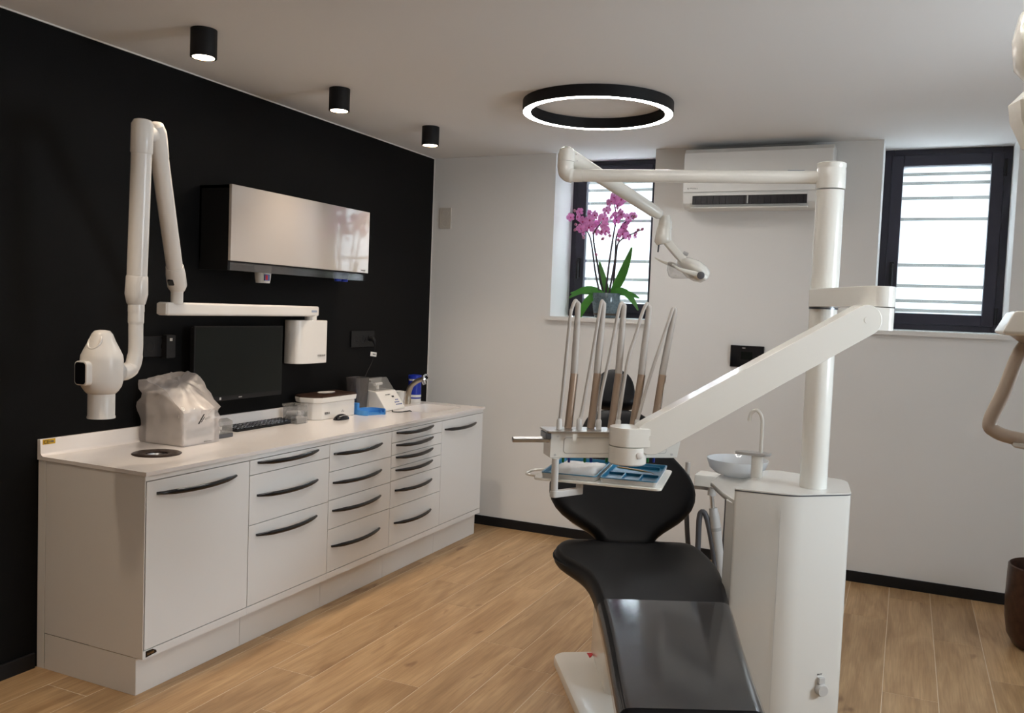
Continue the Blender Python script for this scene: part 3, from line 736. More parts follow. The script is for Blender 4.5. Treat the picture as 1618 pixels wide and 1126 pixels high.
# mouse
root = thing('mouse', 'black computer mouse in front of the white machine', 'mouse', (0.262, -1.425, Z))
mr_ = []
for k in range(9):
    u = k / 8; y = -0.055 + 0.11 * u; w = 0.030 * math.sin(PI * (0.08 + 0.84 * u)) ** 0.4; h = 0.034 * math.sin(PI * (0.10 + 0.78 * u ** 0.9)) ** 0.7
    mr_.append([(w * math.cos(PI * j / 8), y, h * math.sin(PI * j / 8)) for j in range(9)])
mo = MB().loft(mr_).build('shell', 'black_gloss', root, angle=60)
MB().tube([(0.0215, -0.04 + 0.012 * k, 0.022 + 0.004 * math.sin(PI * k / 6)) for k in range(7)], 0.0018, 6).build('side_strip', 'grey_plastic', mo)
# blue curved tray and box
root = thing('curved_tray', 'light blue curved plastic tray lying on the worktop', 'tray', (0.245, -1.10, Z))
rg = []
for k in range(29):
    a = PI * (0.10 + 1.55 * k / 28)
    cx, cy = 0.075 * math.cos(a), 0.085 * math.sin(a)
    dx, dy = math.cos(a), math.sin(a)
    rg.append([(cx + dx * u, cy + dy * u, z) for u, z in ((-0.012, 0), (0.014, 0), (0.014, 0.030), (0.010, 0.030), (0.008, 0.006), (-0.008, 0.006), (-0.008, 0.022), (-0.012, 0.022))])
MB().loft(rg).build('rim', 'blue_light', root)
MB().prism([(0.066 * math.cos(PI * (0.10 + 1.55 * k / 20)), 0.076 * math.sin(PI * (0.10 + 1.55 * k / 20))) for k in range(21)], 0, 0.004).build('floor_plate', 'blue_light', root)
o = MB().box(-0.04, 0.04, -0.012, 0.012, 0, 0.070).box(-0.034, 0.034, -0.0125, 0.0125, 0.052, 0.056).build('blue_box', 'blue_light', bevel=0.002)
tag(o, 'upright light blue box against the white machine', 'box')
o.location = (0.165, -1.172, Z)
# dark translucent bin
root = thing('smoky_container', 'smoky grey translucent container standing against the black wall', 'container', (0.10, -1.035, Z))
cp = rrect(-0.05, 0.05, -0.072, 0.072, 0.03)
MB().loft([[(x * s, y * s, z) for x, y in cp] for s, z in ((0.85, 0.001), (1.0, 0.205), (1.03, 0.208), (1.03, 0.212), (0.985, 0.210), (0.83, 0.006))]).build('shell', 'smoke_plastic', root)
MB().tube([(0.02, -0.03, 0.01), (0.02, -0.05, 0.17)], 0.006, 8).build('contents_rod', 'hose_dark', root)
MB().tube([(-0.01, 0.03, 0.01), (0.01, 0.045, 0.15)], 0.008, 8).build('contents_rod', 'hose_dark', root)
# mixing device with keypad and clear hood
root = thing('keypad_machine', 'white machine with sloped keypad and clear hood beside the basin', 'machine', (0.155, -0.83, Z))
bd = MB().loft([[(x, y, z) for x, z in ((-0.10, 0), (0.10, 0), (0.10, 0.012), (0.022, 0.118), (-0.01, 0.122), (-0.10, 0.125))] for y in (-0.115, 0.115)]).build('body', 'device_white', root, bevel=0.005)
slp = frame((0.061, 0, 0.065), (0, 1, 0), V(0.106, 0, 0.078))
for r, c0, nn in ((0, 0.055, 2), (1, 0.035, 3), (2, 0.035, 4)):
    for k in range(nn):
        MB(slp).box(c0 + k * 0.019 - 0.006, c0 + k * 0.019 + 0.006, -0.009 - r * 0.017, -0.002 - r * 0.017, 0.0, 0.0022).build('button', 'ink_blue', bd)
MB(slp).box(0.030, 0.053, 0.014, 0.026, 0.0, 0.0018).build('display', 'ink', bd)
marks('maker_marks', 'ink_grey', bd, slp @ V(-0.030, 0.034, 0.0012), (0, 1, 0), (-0.078, 0, 0.106), 0.055, 0.007, 8, 12)
MB().loft([[(x, y, z) for x, z in ((-0.085, 0.126), (0.018, 0.124), (-0.04, 0.198), (-0.075, 0.198))] for y in (-0.105, 0.10)]).build('hood', 'clear_plastic', root)
MB().tube([(-0.03, -0.02, 0.126), (-0.035, -0.015, 0.155)], 0.011, 10).tube([(-0.035, -0.045, 0.158), (-0.035, 0.035, 0.160)], 0.010, 10).build('mixing_fork', 'paper', root)
o = MB().tube(bez([(0.252, -0.86, Z + 0.0028), (0.30, -0.93, Z + 0.0028), (0.345, -0.90, Z + 0.0028), (0.35, -0.82, Z + 0.0028), (0.375, -0.835, Z + 0.0028)]), 0.0030, 8).build('device_cable', 'black_matt')
tag(o, 'thin dark cord looping over the worktop in front of the keypad machine', 'cord')
# paper cup, tap, canister
o = MB().lathe([(0.027, 0), (0.036, 0.098), (0.0375, 0.1), (0.0355, 0.101), (0.034, 0.098), (0.026, 0.004)], n=28).build('paper_cup', 'paper')
o.location = (0.150, -0.625, Z); tag(o, 'off-white paper cup standing beside the tap', 'cup')
root = thing('tap', 'brushed steel sensor tap curving over the basin', 'tap', (0.125, -0.47, Z))
tp = MB().tube(bez([(0, 0, 0.0), (0.002, 0, 0.06), (0.018, 0.0, 0.115), (0.06, 0.0, 0.155), (0.105, 0, 0.175), (0.135, 0, 0.185)], 6), [0.021] * 5 + [0.019] * 8 + [0.0165] * 10 + [0.016] * 8, 18).build('spout', 'tap_steel', root)
MB().tube([(0.118, 0, 0.165), (0.128, 0, 0.142)], [0.014, 0.012], 14).build('aerator', 'chrome', tp)
nd_ = V(0.85, -0.45, 0.25).normalized()
MB(frame((0.138, -0.002, 0.19), nd_.cross(V(0, 0, 1)), nd_)).lathe([(0.020, -0.010), (0.0245, -0.002), (0.0245, 0.004), (0.013, 0.007), (0.011, 0.004)], n=28).build('sensor_cap', 'chrome', tp)
MB(frame((0.138, -0.002, 0.19), nd_.cross(V(0, 0, 1)), nd_)).lathe([(0.0105, 0.0042), (0.0105, 0.0055)], n=20).build('sensor_eye', 'black_gloss', tp)
root = thing('blue_canister', 'blue cylindrical canister with white base in the far corner of the worktop', 'canister', (0.090, -0.325, Z))
MB().lathe([(0.045, 0), (0.046, 0.004), (0.046, 0.025)], n=32).build('base', 'paper', root)
cn = MB().lathe([(0.0455, 0.0255), (0.0455, 0.150)], n=32).build('label_sleeve', 'blue_deep', root)
MB().lathe([(0.0457, 0.035), (0.0462, 0.0355), (0.0462, 0.052), (0.0457, 0.0525)], n=32, caps=(False, False)).build('white_band', 'paper', cn)
MB().lathe([(0.044, 0.150), (0.044, 0.162)], n=32).build('neck', 'paper', root)
MB().lathe([(0.047, 0.1625), (0.047, 0.185), (0.044, 0.188), (0.02, 0.192)], n=32).build('cap', 'blue_deep', root)

# ================================================================== CEILING LAMPS
def downlight(x, y, label):
    root = thing('ceiling_spot', label, 'ceiling light', (x, y, H - 0.112), group='black cylinder ceiling spots')
    MB().lathe([(0.0505, 0.0), (0.052, 0.001), (0.052, 0.1115), (0.0, 0.1115)], n=36, caps=(False, False)).build('housing', 'black_matt', root)
    MB().lathe([(0.0505, 0.0005), (0.044, 0.001), (0.043, 0.014), (0.043, 0.030)], n=36, caps=(False, False)).build('baffle', 'spot_reflector', root)
    MB().lathe([(0.042, 0.003), (0.042, 0.006)], n=30).build('lamp_disc', 'spot_glow', root)
    l = bpy.data.lights.new('spot_lamp', 'SPOT'); l.energy = SPOT_W; l.color = (1.0, 0.82, 0.63); l.spot_size = math.radians(105); l.spot_blend = 0.9; l.shadow_soft_size = 0.035
    lo_ = bpy.data.objects.new('spot_lamp', l); COL.objects.link(lo_); lo_.parent = root; lo_.location = (0, 0, -0.01)
downlight(0.560, -2.852, 'black cylinder ceiling spot nearest the camera along the black wall')
downlight(0.535, -1.900, 'black cylinder ceiling spot in the middle of the row along the black wall')
downlight(0.530, -0.975, 'black cylinder ceiling spot nearest the white back wall')
downlight(0.560, -3.80, 'added black ceiling spot, unseen left of the camera, fourth in the row')  # added beyond the visible row to warm the cabinet end panel
downlight(0.560, -4.75, 'added black ceiling spot, unseen left of the camera, last in the row')  # also added out of view, for warm light from the camera side
def ring_lamp(x, y, label):
    root = thing('ring_lamp', label, 'ceiling light', (x, y, H), group='ring lamps on the ceiling')
    n = 72; R0, R1, hh = 0.342, 0.386, 0.058
    def ring(prof):
        b = MB(); b.loft([[(r * math.cos(2 * PI * k / n), r * math.sin(2 * PI * k / n), z) for r, z in prof] for k in range(n)], closed=True); return b
    ring([(R0, -0.0005), (R0, -hh), (R0 + 0.003, -hh), (R0 + 0.003, -hh + 0.006), (R1 - 0.003, -hh + 0.006), (R1 - 0.003, -hh), (R1, -hh), (R1, -0.0005)]).build('channel', 'black_matt', root)
    ring([(R0 + 0.0035, -hh + 0.005), (R0 + 0.0035, -hh + 0.0005), (R1 - 0.0035, -hh + 0.0005), (R1 - 0.0035, -hh + 0.005)]).build('light_strip', 'ring_glow', root)
ring_lamp(1.69, -1.275, 'black ring ceiling lamp with a glowing white underside over the chair')
ring_lamp(2.72, -3.38, 'second black ring ceiling lamp, just above the picture over the instrument console')

ring_lamp(2.72, -5.45, 'added black ring ceiling lamp, unseen behind the camera')  # added unseen lamp, brightens the console and other camera-facing sides

# ================================================================== AIR CONDITIONER
root = thing('air_conditioner', 'white split air conditioner high on the back wall between the windows', 'air conditioner', (2.325, 0, 2.22))
hw = 0.437
ac = MB().loft([[(x, y, z) for y, z in ((-0.001, 0.0), (-0.14, 0.0), (-0.185, 0.03), (-0.19, 0.085), (-0.195, 0.10), (-0.20, 0.32), (-0.17, 0.362), (-0.001, 0.362))] for x in (-hw, hw)]).build('body', 'ac_white', root, bevel=0.006)
MB().box(-hw + 0.004, hw - 0.004, -0.2065, -0.199, 0.096, 0.335).build('front_panel', 'ac_white', root, bevel=0.003)
MB().box(-0.375, 0.300, -0.192, -0.155, 0.022, 0.084).build('outlet_slot', 'slot_black', root)
MB().box(-0.375, 0.300, -0.2, -0.188, 0.074, 0.086).build('outlet_lip', 'ac_white', root)
for k in range(2):
    for j in range(9):
        xx = (-0.36 if k == 0 else -0.02) + j * 0.037
        MB().box(xx, xx + 0.003, -0.1975, -0.192, 0.026, 0.066).build('vane', 'slot_black', root)
MB().box(-0.045, -0.037, -0.199, -0.192, 0.024, 0.072).build('vane_divider', 'grey_plastic', root)
fl_ = MB().loft([[(x, y, z) for y, z in ((-0.155, 0.0), (-0.215, -0.004), (-0.218, 0.002), (-0.158, 0.010))] for x in (-0.38, 0.305)]).build('flap', 'ac_white', root)
MB(mxz).prism([(-0.405, 0.113), (-0.395, 0.113), (-0.405, 0.123)], 0.2066, 0.2072).build('emblem', 'ink_grey', root)
marks('maker_marks', 'ink_grey', root, (-0.390, -0.2068, 0.114), (1, 0, 0), (0, 0, 1), 0.05, 0.007, 7, 13)

# ================================================================== ORCHID ON THE SILL
root = thing('potted_orchid', 'pink moth orchid with many blooms in a speckled glass pot on the window sill', 'potted plant', (1.305, 0.16, SILL + 0.0125))
po = MB().lathe([(0.066, 0), (0.074, 0.004), (0.090, 0.05), (0.098, 0.12), (0.096, 0.165), (0.094, 0.172), (0.089, 0.172), (0.090, 0.12), (0.07, 0.01)], n=36).build('pot', 'pot_glass', root)
MB().lathe([(0.084, 0.02), (0.0865, 0.148), (0.05, 0.158)], n=24).build('bark', 'bark', po)
def leaf(p, d, length, width, droop, tilt):
    d = Vector(d).normalized(); rings = []
    n = 9; C_ = []
    for k in range(n):
        u = k / (n - 1); C_.append(Vector(p) + d * length * u + V(0, 0, -droop * u * u * length + tilt * u * length))
    for k in range(n):
        t_ = (C_[min(k + 1, n - 1)] - C_[max(k - 1, 0)]).normalized()
        nrm = V(0.15, -0.8, 0.6); nrm = (nrm - t_ * nrm.dot(t_)).normalized(); side = t_.cross(nrm)
        u = k / (n - 1); w = 1.0 * width * math.sin(PI * min(0.97, 0.08 + 0.9 * u)) ** 0.7
        rings.append([C_[k] + side * w + nrm * 0.2 * w, C_[k] + nrm * 0.0025, C_[k] - side * w + nrm * 0.2 * w, C_[k] - nrm * 0.0025])
    return MB().loft(rings)
for p, d, l, w, dr, ti in (((-0.02, 0, 0.165), (-1, -0.2, 0), 0.24, 0.030, 0.7, 0.55), ((-0.02, -0.02, 0.165), (-1, -0.5, 0), 0.20, 0.030, 1.6, 0.25),
                           ((0.0, -0.02, 0.16), (-0.9, 0.1, 0), 0.27, 0.026, 0.2, 0.22), ((0.03, 0.0, 0.165), (0.35, 0.1, 0), 0.13, 0.034, -1.6, 0.9),
                           ((0.02, 0, 0.165), (0.9, -0.2, 0), 0.23, 0.026, 1.2, 0.75), ((0.0, 0.03, 0.165), (-0.4, 0.3, 0), 0.12, 0.028, -1.0, 0.9), ((0.02, 0.02, 0.165), (1, 0.3, 0), 0.20, 0.024, 0.4, 0.3)):
    leaf(p, d, l, w, dr, ti).build('leaf', 'leaf', root, angle=70)
sx_ = 0.00434 / 5.36 * 1.02                                              # metres per unit of the sketch below
def sk(x, y, dep=0.0): return V((x - 415) * sx_, dep, 0.172 + (880 - y) * sx_)
stems = [[(350, 870), (300, 700), (262, 500), (240, 400), (190, 330), (110, 260)], [(375, 870), (325, 650), (285, 430), (300, 360), (370, 270)],
         [(415, 880), (432, 650), (455, 400), (462, 280), (450, 180), (430, 110)], [(440, 880), (470, 600), (470, 420), (520, 320), (610, 240)], [(460, 880), (480, 560), (505, 460), (580, 410), (700, 352)]]
for k, s_ in enumerate(stems):
    P_ = [sk(x, y, 0.02 * math.sin(k * 2 + i)) for i, (x, y) in enumerate(s_)]
    pb_ = bez(P_, 5); MB().tube(pb_, [0.0074 - 0.0044 * i / len(pb_) for i in range(len(pb_))], 7).build('stem', 'stem', root)
for s_ in ([(290, 470), (330, 450), (370, 425)], [(435, 520), (400, 470), (380, 440)], [(455, 470), (425, 430), (405, 290)], [(480, 400), (500, 330), (530, 250)]):
    MB().tube(bez([sk(x, y) for x, y in s_], 4), 0.0016, 6).build('side_stem', 'stem_thin', root)
def flower_mesh(sz):
    b = MB()
    for k in range(5):
        a = PI / 2 + 2 * PI * k / 5; wide = 0.62 if k in (1, 4) else 0.42
        dx, dz = math.cos(a), math.sin(a); px_, pz_ = -dz, dx
        cen = []
        vs = [(0, 0, 0)]
        for u, w in ((0.35, 0.55), (0.7, 1.0), (0.95, 0.7), (1.05, 0.0)):
            for s_ in (-1, 1):
                vs.append((sz * (dx * u + px_ * w * wide * s_ * 0.9), -sz * (0.15 + 0.12 * u - 0.25 * u * u), sz * (dz * u + pz_ * w * wide * s_ * 0.9)))
        fs = [(0, 1, 2), (1, 3, 4, 2), (3, 5, 6, 4), (5, 7, 8, 6)]
        b.add(vs, fs)
    return b.mesh('flower', angle=80)
fm_ = flower_mesh(0.039)
hm_ = MB().lathe([(0.001, -0.008), (0.006, -0.004), (0.007, 0.002), (0.001, 0.008)], n=8).mesh('lip')
bdm_ = MB().lathe([(0.002, -0.013), (0.009, -0.006), (0.011, 0.001), (0.007, 0.010), (0.001, 0.014)], n=10).mesh('bud')
FLW = [(75, 250), (155, 205), (150, 250), (190, 285), (230, 215), (175, 345), (190, 375), (250, 275), (290, 232), (265, 320), (325, 255), (300, 370), (290, 310), (240, 330), (370, 265), (380, 325), (365, 375), (395, 365),
       (450, 90), (405, 140), (395, 200), (430, 125), (485, 115), (520, 108), (490, 160), (505, 215), (440, 255), (475, 275), (520, 230), (455, 235), (610, 240), (580, 260), (555, 310), (540, 340), (530, 385), (640, 395), (585, 410), (215, 300)]
for k, (x, y) in enumerate(FLW):
    o = put(fm_, 'flower', 'petal', root)
    o.location = sk(x, y, -0.035 + 0.05 * random.random()); s_ = random.uniform(0.72, 1.05); o.scale = (s_, s_, s_)
    o.rotation_euler = (random.uniform(-0.5, 0.4), random.uniform(-0.5, 0.5), random.uniform(-0.9, 0.9))
    h_ = put(hm_, 'lip', 'flower_heart', o); h_.location = (0, -0.006, -0.004)
for x, y in [(105, 195), (120, 310), (115, 355), (195, 420), (545, 240), (630, 250), (575, 375), (500, 440), (665, 357), (700, 352), (425, 405), (365, 430), (312, 560), (345, 385)]:
    o = put(bdm_, 'bud', 'bud', root); o.location = sk(x, y, -0.01); o.rotation_euler = (random.uniform(-1, 1), random.uniform(-1, 1), 0)

# ================================================================== BROWN POT ON THE FLOOR
root = thing('floor_pot', 'dark brown hammered metal pot on the floor by the back wall', 'pot', (3.905, -0.68, 0))
MB().lathe([(0.10, 0.0), (0.145, 0.012), (0.172, 0.06), (0.184, 0.14), (0.187, 0.22), (0.184, 0.36), (0.182, 0.40), (0.176, 0.405), (0.172, 0.398), (0.174, 0.22), (0.160, 0.05)], n=48).build('shell', 'pot_brown', root)

# ================================================================== DENTAL CHAIR   (local: x = sideways, y = towards the headrest, z up)
chair = thing('dental_chair', 'black leather dental chair with raised back and clear foot cover', 'dental chair', (2.157, -1.996, 0), math.radians(26))
# seat and leg rest: stations (s towards the feet, left, right, top z, thickness)
ST = [(-0.075, -0.175, 0.20, 0.560, 0.045), (-0.05, -0.245, 0.270, 0.572, 0.060), (0.0, -0.290, 0.312, 0.576, 0.070), (0.08, -0.318, 0.328, 0.570, 0.072), (0.16, -0.312, 0.338, 0.565, 0.075),
      (0.25, -0.262, 0.340, 0.561, 0.078), (0.35, -0.214, 0.328, 0.559, 0.085), (0.47, -0.196, 0.308, 0.552, 0.095), (0.62, -0.192, 0.286, 0.530, 0.095), (0.755, -0.194, 0.267, 0.515, 0.09),
      (0.905, -0.199, 0.245, 0.4985, 0.085), (1.055, -0.206, 0.227, 0.4825, 0.08), (1.195, -0.213, 0.211, 0.468, 0.078), (1.31, -0.218, 0.198, 0.456, 0.075), (1.39, -0.206, 0.187, 0.446, 0.07), (1.44, -0.174, 0.155, 0.436, 0.06), (1.465, -0.115, 0.095, 0.426, 0.04)]
def section(l, r, z, th, lift=0.0, nseg=6):
    """rounded cushion cross-section; returns (x, z) loop"""
    rad = min(th * 0.45, 0.035); pts = []
    for cx, cz, a0 in ((r - rad, z - rad, 0), (l + rad, z - rad, 90), (l + rad, z - th + rad, 180), (r - rad, z - th + rad, 270)):
        for k in range(nseg + 1):
            a = math.radians(a0 + 90 * k / nseg); pts.append((cx + rad * math.cos(a), cz + rad * math.sin(a)))
    # gentle dishing of the top
    out = []
    for x, zz in pts: out.append((x, zz))
    return out
MB().loft([[(x, -s, z) for x, z in section(l, r, zt, th)] for s, l, r, zt, th in ST]).build('seat_and_leg_rest', 'leather', chair, sub=1, angle=60)
# seam piping along both upper edges
for side in (0, 1):
    MB().tube(bez([((l + 0.004) if side == 0 else (r - 0.004), -s, zt - th * 0.42) for s, l, r, zt, th in ST[2:14]], 3), 0.0035, 6).build('piping', 'leather', chair)
# clear vinyl cover over the leg rest
cov = []
for s, l, r, zt, th in ST[8:14]:
    e = 0.004; rad = min(th * 0.45, 0.035) + e; pr = []
    L_, R_, T_ = l - e, r + e, zt + e
    pr.append((L_, T_ - th * 0.75))
    for k in range(7):
        a = PI - (PI / 2) * k / 6; pr.append((L_ + rad + rad * math.cos(a), T_ - rad + rad * math.sin(a)))
    for k in range(7):
        a = PI / 2 - (PI / 2) * k / 6; pr.append((R_ - rad + rad * math.cos(a), T_ - rad + rad * math.sin(a)))
    pr.append((R_, T_ - th * 0.75))
    cov.append([(x, -s, z) for x, z in pr])
cv = MB(); n = len(cov[0]); vs = [p for r in cov for p in r]; fs = []
for k in range(len(cov) - 1):
    for i in range(n - 1): fs.append((k * n + i, k * n + i + 1, (k + 1) * n + i + 1, (k + 1) * n + i))
cv.add(vs, fs).build('vinyl_cover', 'vinyl_cover', chair, angle=70, label='clear glossy vinyl sheet over the leg rest')
# backrest and headrest on a plane leaning back
tilt = math.atan(0.85)
mbk = Matrix.Translation((0.008, 0.02, 0.565)) @ Matrix.Rotation(-tilt, 4, 'X')     # local x sideways, z up the back, -y front face
def cushion(half, rings_spec):
    loop = [(x, z) for x, z in half] + [(-x, z) for x, z in reversed(half)]
    cz = sum(z for _, z in loop) / len(loop)
    rings = []
    for s, y in rings_spec: rings.append([(x * s, y, cz + (z - cz) * s) for x, z in loop])
    return rings
half = [(0.06, -0.035), (0.105, -0.025), (0.118, 0.015), (0.165, 0.060), (0.245, 0.106), (0.312, 0.170), (0.336, 0.245), (0.325, 0.330), (0.270, 0.405), (0.215, 0.475), (0.180, 0.56), (0.155, 0.635), (0.115, 0.680), (0.04, 0.692)]
MB(mbk).loft(cushion(half, [(0.55, 0.062), (0.86, 0.060), (0.97, 0.045), (1.0, 0.02), (1.0, 0.0), (0.975, -0.018), (0.92, -0.028), (0.75, -0.030), (0.45, -0.026), (0.1, -0.022)])).build('backrest', 'leather', chair, sub=1, angle=60)
hh_ = [(0.05, 0.708), (0.086, 0.712), (0.094, 0.745), (0.096, 0.80), (0.092, 0.850), (0.072, 0.895), (0.040, 0.918), (0.012, 0.923)]
MB(mbk).loft(cushion(hh_, [(0.6, 0.055), (0.93, 0.05), (1.0, 0.03), (1.0, 0.0), (0.96, -0.022), (0.85, -0.032), (0.5, -0.034), (0.1, -0.034)])).build('headrest', 'leather', chair, sub=1, angle=60)
MB(mbk).box(-0.02, 0.02, 0.03, 0.045, 0.60, 0.80).build('headrest_bar', 'steel', chair)
shell = [(x * 0.9, z * 0.94 + 0.02) for x, z in half]
MB(mbk).loft(cushion(shell, [(0.8, 0.092), (0.97, 0.088), (1.0, 0.075), (0.98, 0.062)])).build('back_shell', 'tower_white', chair, angle=60)
# hinge carrier, white base column and floor plate
MB().box(-0.12, 0.14, -0.55, 0.08, 0.42, 0.487).build('seat_carrier', 'tower_white', chair, bevel=0.02, seg=3)
cp = rrect(-0.105, 0.125, -0.30, 0.22, 0.05)
MB().loft([[(x, y, 0.034) for x, y in cp], [(x * 0.96, y * 0.98, 0.25) for x, y in cp], [(x * 0.92, y * 0.95, 0.43) for x, y in cp]]).build('base_column', 'tower_white', chair, angle=45)
bpM = Matrix.Rotation(math.radians(6), 4, 'Z')
bp_ = MB(bpM).loft([[(x * k, y * k2, z) for x, y in rrect(-0.27, 0.235, -0.92, 0.155, 0.05)] for k, k2, z in ((1, 1, 0.0), (1, 1, 0.022), (0.985, 0.993, 0.032), (0.96, 0.985, 0.0345))]).build('base_plate', 'tower_white', chair, angle=30)
cinv = (Matrix.Translation((2.157, -1.996, 0)) @ Matrix.Rotation(math.radians(26), 4, 'Z')).inverted()
tr = [cinv @ V(*p) for p in ((1.985, -1.938, 0), (2.018, -1.915, 0), (2.016, -1.985, 0))]
MB().prism([(p.x, p.y) for p in tr], 0.0346, 0.0354).build('warning_triangle', 'red_sign', bp_, label='red warning triangle')

# ================================================================== DENTAL UNIT TOWER WITH COLUMN AND CUSPIDOR
tower = thing('dental_unit', 'tall cream dental unit tower with round column, right of the chair', 'dental unit', (2.85, -2.0, 0))
def W2(p): return (p[0] - 2.85, p[1] + 2.0)
def rounded(poly, r, n=5):
    out = []; K = len(poly)
    for i in range(K):
        p0, p, p1 = Vector(poly[i - 1]), Vector(poly[i]), Vector(poly[(i + 1) % K])
        rr = r[i] if isinstance(r, (list, tuple)) else r
        a = p + (p0 - p).normalized() * rr; b = p + (p1 - p).normalized() * rr
        for k in range(n + 1):
            t = k / n; q = a * (1 - t) ** 2 + p * 2 * t * (1 - t) + b * t * t; out.append((q.x, q.y))
    return out
low = rounded([W2(p) for p in ((2.612, -2.235), (2.668, -2.302), (2.74, -2.20), (2.74, -1.80), (2.62, -1.78))], [0.012, 0.012, 0.01, 0.02, 0.04])
MB().prism(low, 0.0, 0.862).build('side_ledge', 'tower_white', tower, bevel=0.004)
hi = rounded([W2(p) for p in ((2.655, -2.310), (2.865, -2.290), (3.050, -2.135), (3.02, -1.86), (2.70, -1.80))], [0.012, 0.045, 0.02, 0.06, 0.06])
up_ = MB().prism(hi, 0.0, 0.914).build('body', 'tower_white', tower)
MB().prism([(x * 1.004, y * 1.004) for x, y in hi], 0.9145, 0.9185).build('trim_strip', 'alu_dark', up_)
MB().prism([(x * 1.003, y * 1.003) for x, y in hi], 0.919, 0.9235).build('top_plate', 'tower_white', up_)
# a fine vertical joint beside the rounded corner
MB().box(-0.0006, 0.0006, -0.0005, 0.0005, 0.01, 0.86, Matrix.Translation((2.822 - 2.85, -2.2965 + 2.0, 0))).build('panel_joint', 'grey_light', tower)
col_c = (0.062, -0.100)
pil = MB().lathe([(0.050, 0.9236), (0.050, 2.040)], (col_c[0], col_c[1], 0), 48).build('column', 'cream', tower)
# drain cover on the lit face
fn = V(0.643, -0.766, 0)
dm = frame(V(2.984 - 2.85, -2.190 + 2.0, 0.197), V(0.766, 0.643, 0), fn)
dc = MB(dm).lathe([(0.021, 0.0), (0.023, 0.004), (0.023, 0.020), (0.020, 0.024)], (0, -0.006, 0), 28).build('drain_cover', 'grey_light', tower)
MB(dm).box(-0.013, 0.013, 0.016, 0.040, 0.0, 0.014).build('cover_hinge', 'grey_light', dc, bevel=0.003)
marks('cover_marks', 'ink_grey', dc, dm @ V(-0.014, 0.046, 0.001), V(0.766, 0.643, 0), (0, 0, 1), 0.022, 0.006, 4, 14)
# cuspidor: bracket, bowl, post with shelf and cup filler
MB().prism([W2(p) for p in ((2.50, -1.97), (2.585, -2.16), (2.66, -2.30), (2.70, -2.05), (2.70, -1.66), (2.50, -1.66))], 0.850, 0.8755).build('bowl_bracket', 'tower_white', tower, bevel=0.008)
bc = W2((2.572, -1.775))
bw = MB().lathe([(0.055, 0.876), (0.060, 0.880), (0.090, 0.888), (0.116, 0.908), (0.128, 0.943), (0.130, 0.949), (0.126, 0.949), (0.110, 0.914), (0.079, 0.896), (0.02, 0.892)], (bc[0], bc[1], 0), 48).build('cuspidor_bowl', 'bowl_glass', tower, label='frosted glass spittoon bowl')
pc = W2((2.690, -2.02))
MB().lathe([(0.0225, 0.876), (0.0225, 1.010)], (pc[0], pc[1], 0), 28).build('filler_post', 'tower_white', tower)
sh = MB().prism([(pc[0] + x, pc[1] + y) for x, y in ((-0.085, -0.022), (0.03, -0.030), (0.05, -0.01), (0.05, 0.03), (-0.05, 0.035), (-0.088, 0.01))], 1.0105, 1.022).build('shelf', 'grey_plastic', tower, bevel=0.003)
MB().tube(bez([(pc[0] + 0.012, pc[1], 1.022), (pc[0] + 0.012, pc[1], 1.12), (pc[0] + 0.008, pc[1], 1.165), (pc[0] - 0.012, pc[1], 1.190), (pc[0] - 0.034, pc[1], 1.175), (pc[0] - 0.040, pc[1], 1.145)], 6), 0.0072, 12).build('cup_filler', 'tower_white', tower)
# swing link and pivot for the instrument arm
lk = stadium((col_c[0], col_c[1]), (3.112 - 2.85, -2.515 + 2.0), 0.054, 0.052, 14)
MB().prism(lk, 1.606, 1.672).build('swing_link', 'cream', tower, bevel=0.003)
MB().lathe([(0.0525, 1.598), (0.0525, 1.605)], (col_c[0], col_c[1], 0), 40).build('bearing_ring', 'alu_dark', tower)

# ================================================================== INSTRUMENT ARM AND DELIVERY UNIT   (local: x = sideways, y = away from viewer)
DR = math.radians(37)
dl = thing('delivery_unit', 'cream instrument console on a slanted arm above the chair', 'instrument console', (2.40, -2.87, 0), DR)
Dm = Matrix.Translation((2.40, -2.87, 0)) @ Matrix.Rotation(DR, 4, 'Z'); Di = Dm.inverted()
# arm, built between two pivots
U_ = Di @ V(3.070, -2.556, 1.562); L_ = Di @ V(2.478, -2.876, 1.166)
ax = (L_ - U_); al = ax.length
pln = V(ax.x, ax.y, 0).normalized()                                  # vertical plane of the arm
am = frame(U_, ax, V(0, 0, 1))
def capsule(l, r0, r1, n=12):
    pts = []
    for k in range(n + 1):
        t = -PI / 2 + PI * k / n; pts.append((l + r1 * math.cos(t), r1 * math.sin(t)))
    for k in range(n + 1):
        t = PI / 2 + PI * k / n; pts.append((r0 * math.cos(t), r0 * math.sin(t)))
    return pts
swap = Matrix(((1, 0, 0, 0), (0, 0, -1, 0), (0, 1, 0, 0), (0, 0, 0, 1)))
arm = MB(am @ swap).prism(capsule(al, 0.049, 0.053), -0.036, 0.036).build('arm', 'cream', dl, bevel=0.003)
for q in (0, al):
    for s_ in (-1, 1):
        MB(am @ swap).lathe([(0.0105, 0.0362 * s_), (0.0105, 0.0372 * s_)], (q, 0, 0), 20).build('pivot_screw', 'cream', arm)
# upper pivot block under the swing link
bl = Di @ V(3.112, -2.515, 0)
ub = (U_ - V(bl.x, bl.y, U_.z)); 
MB().prism(stadium((bl.x, bl.y), (U_.x - ub.x * 0.1, U_.y - ub.y * 0.1), 0.051, 0.036, 10), 1.530, 1.604).build('upper_block', 'cream', dl, bevel=0.003)
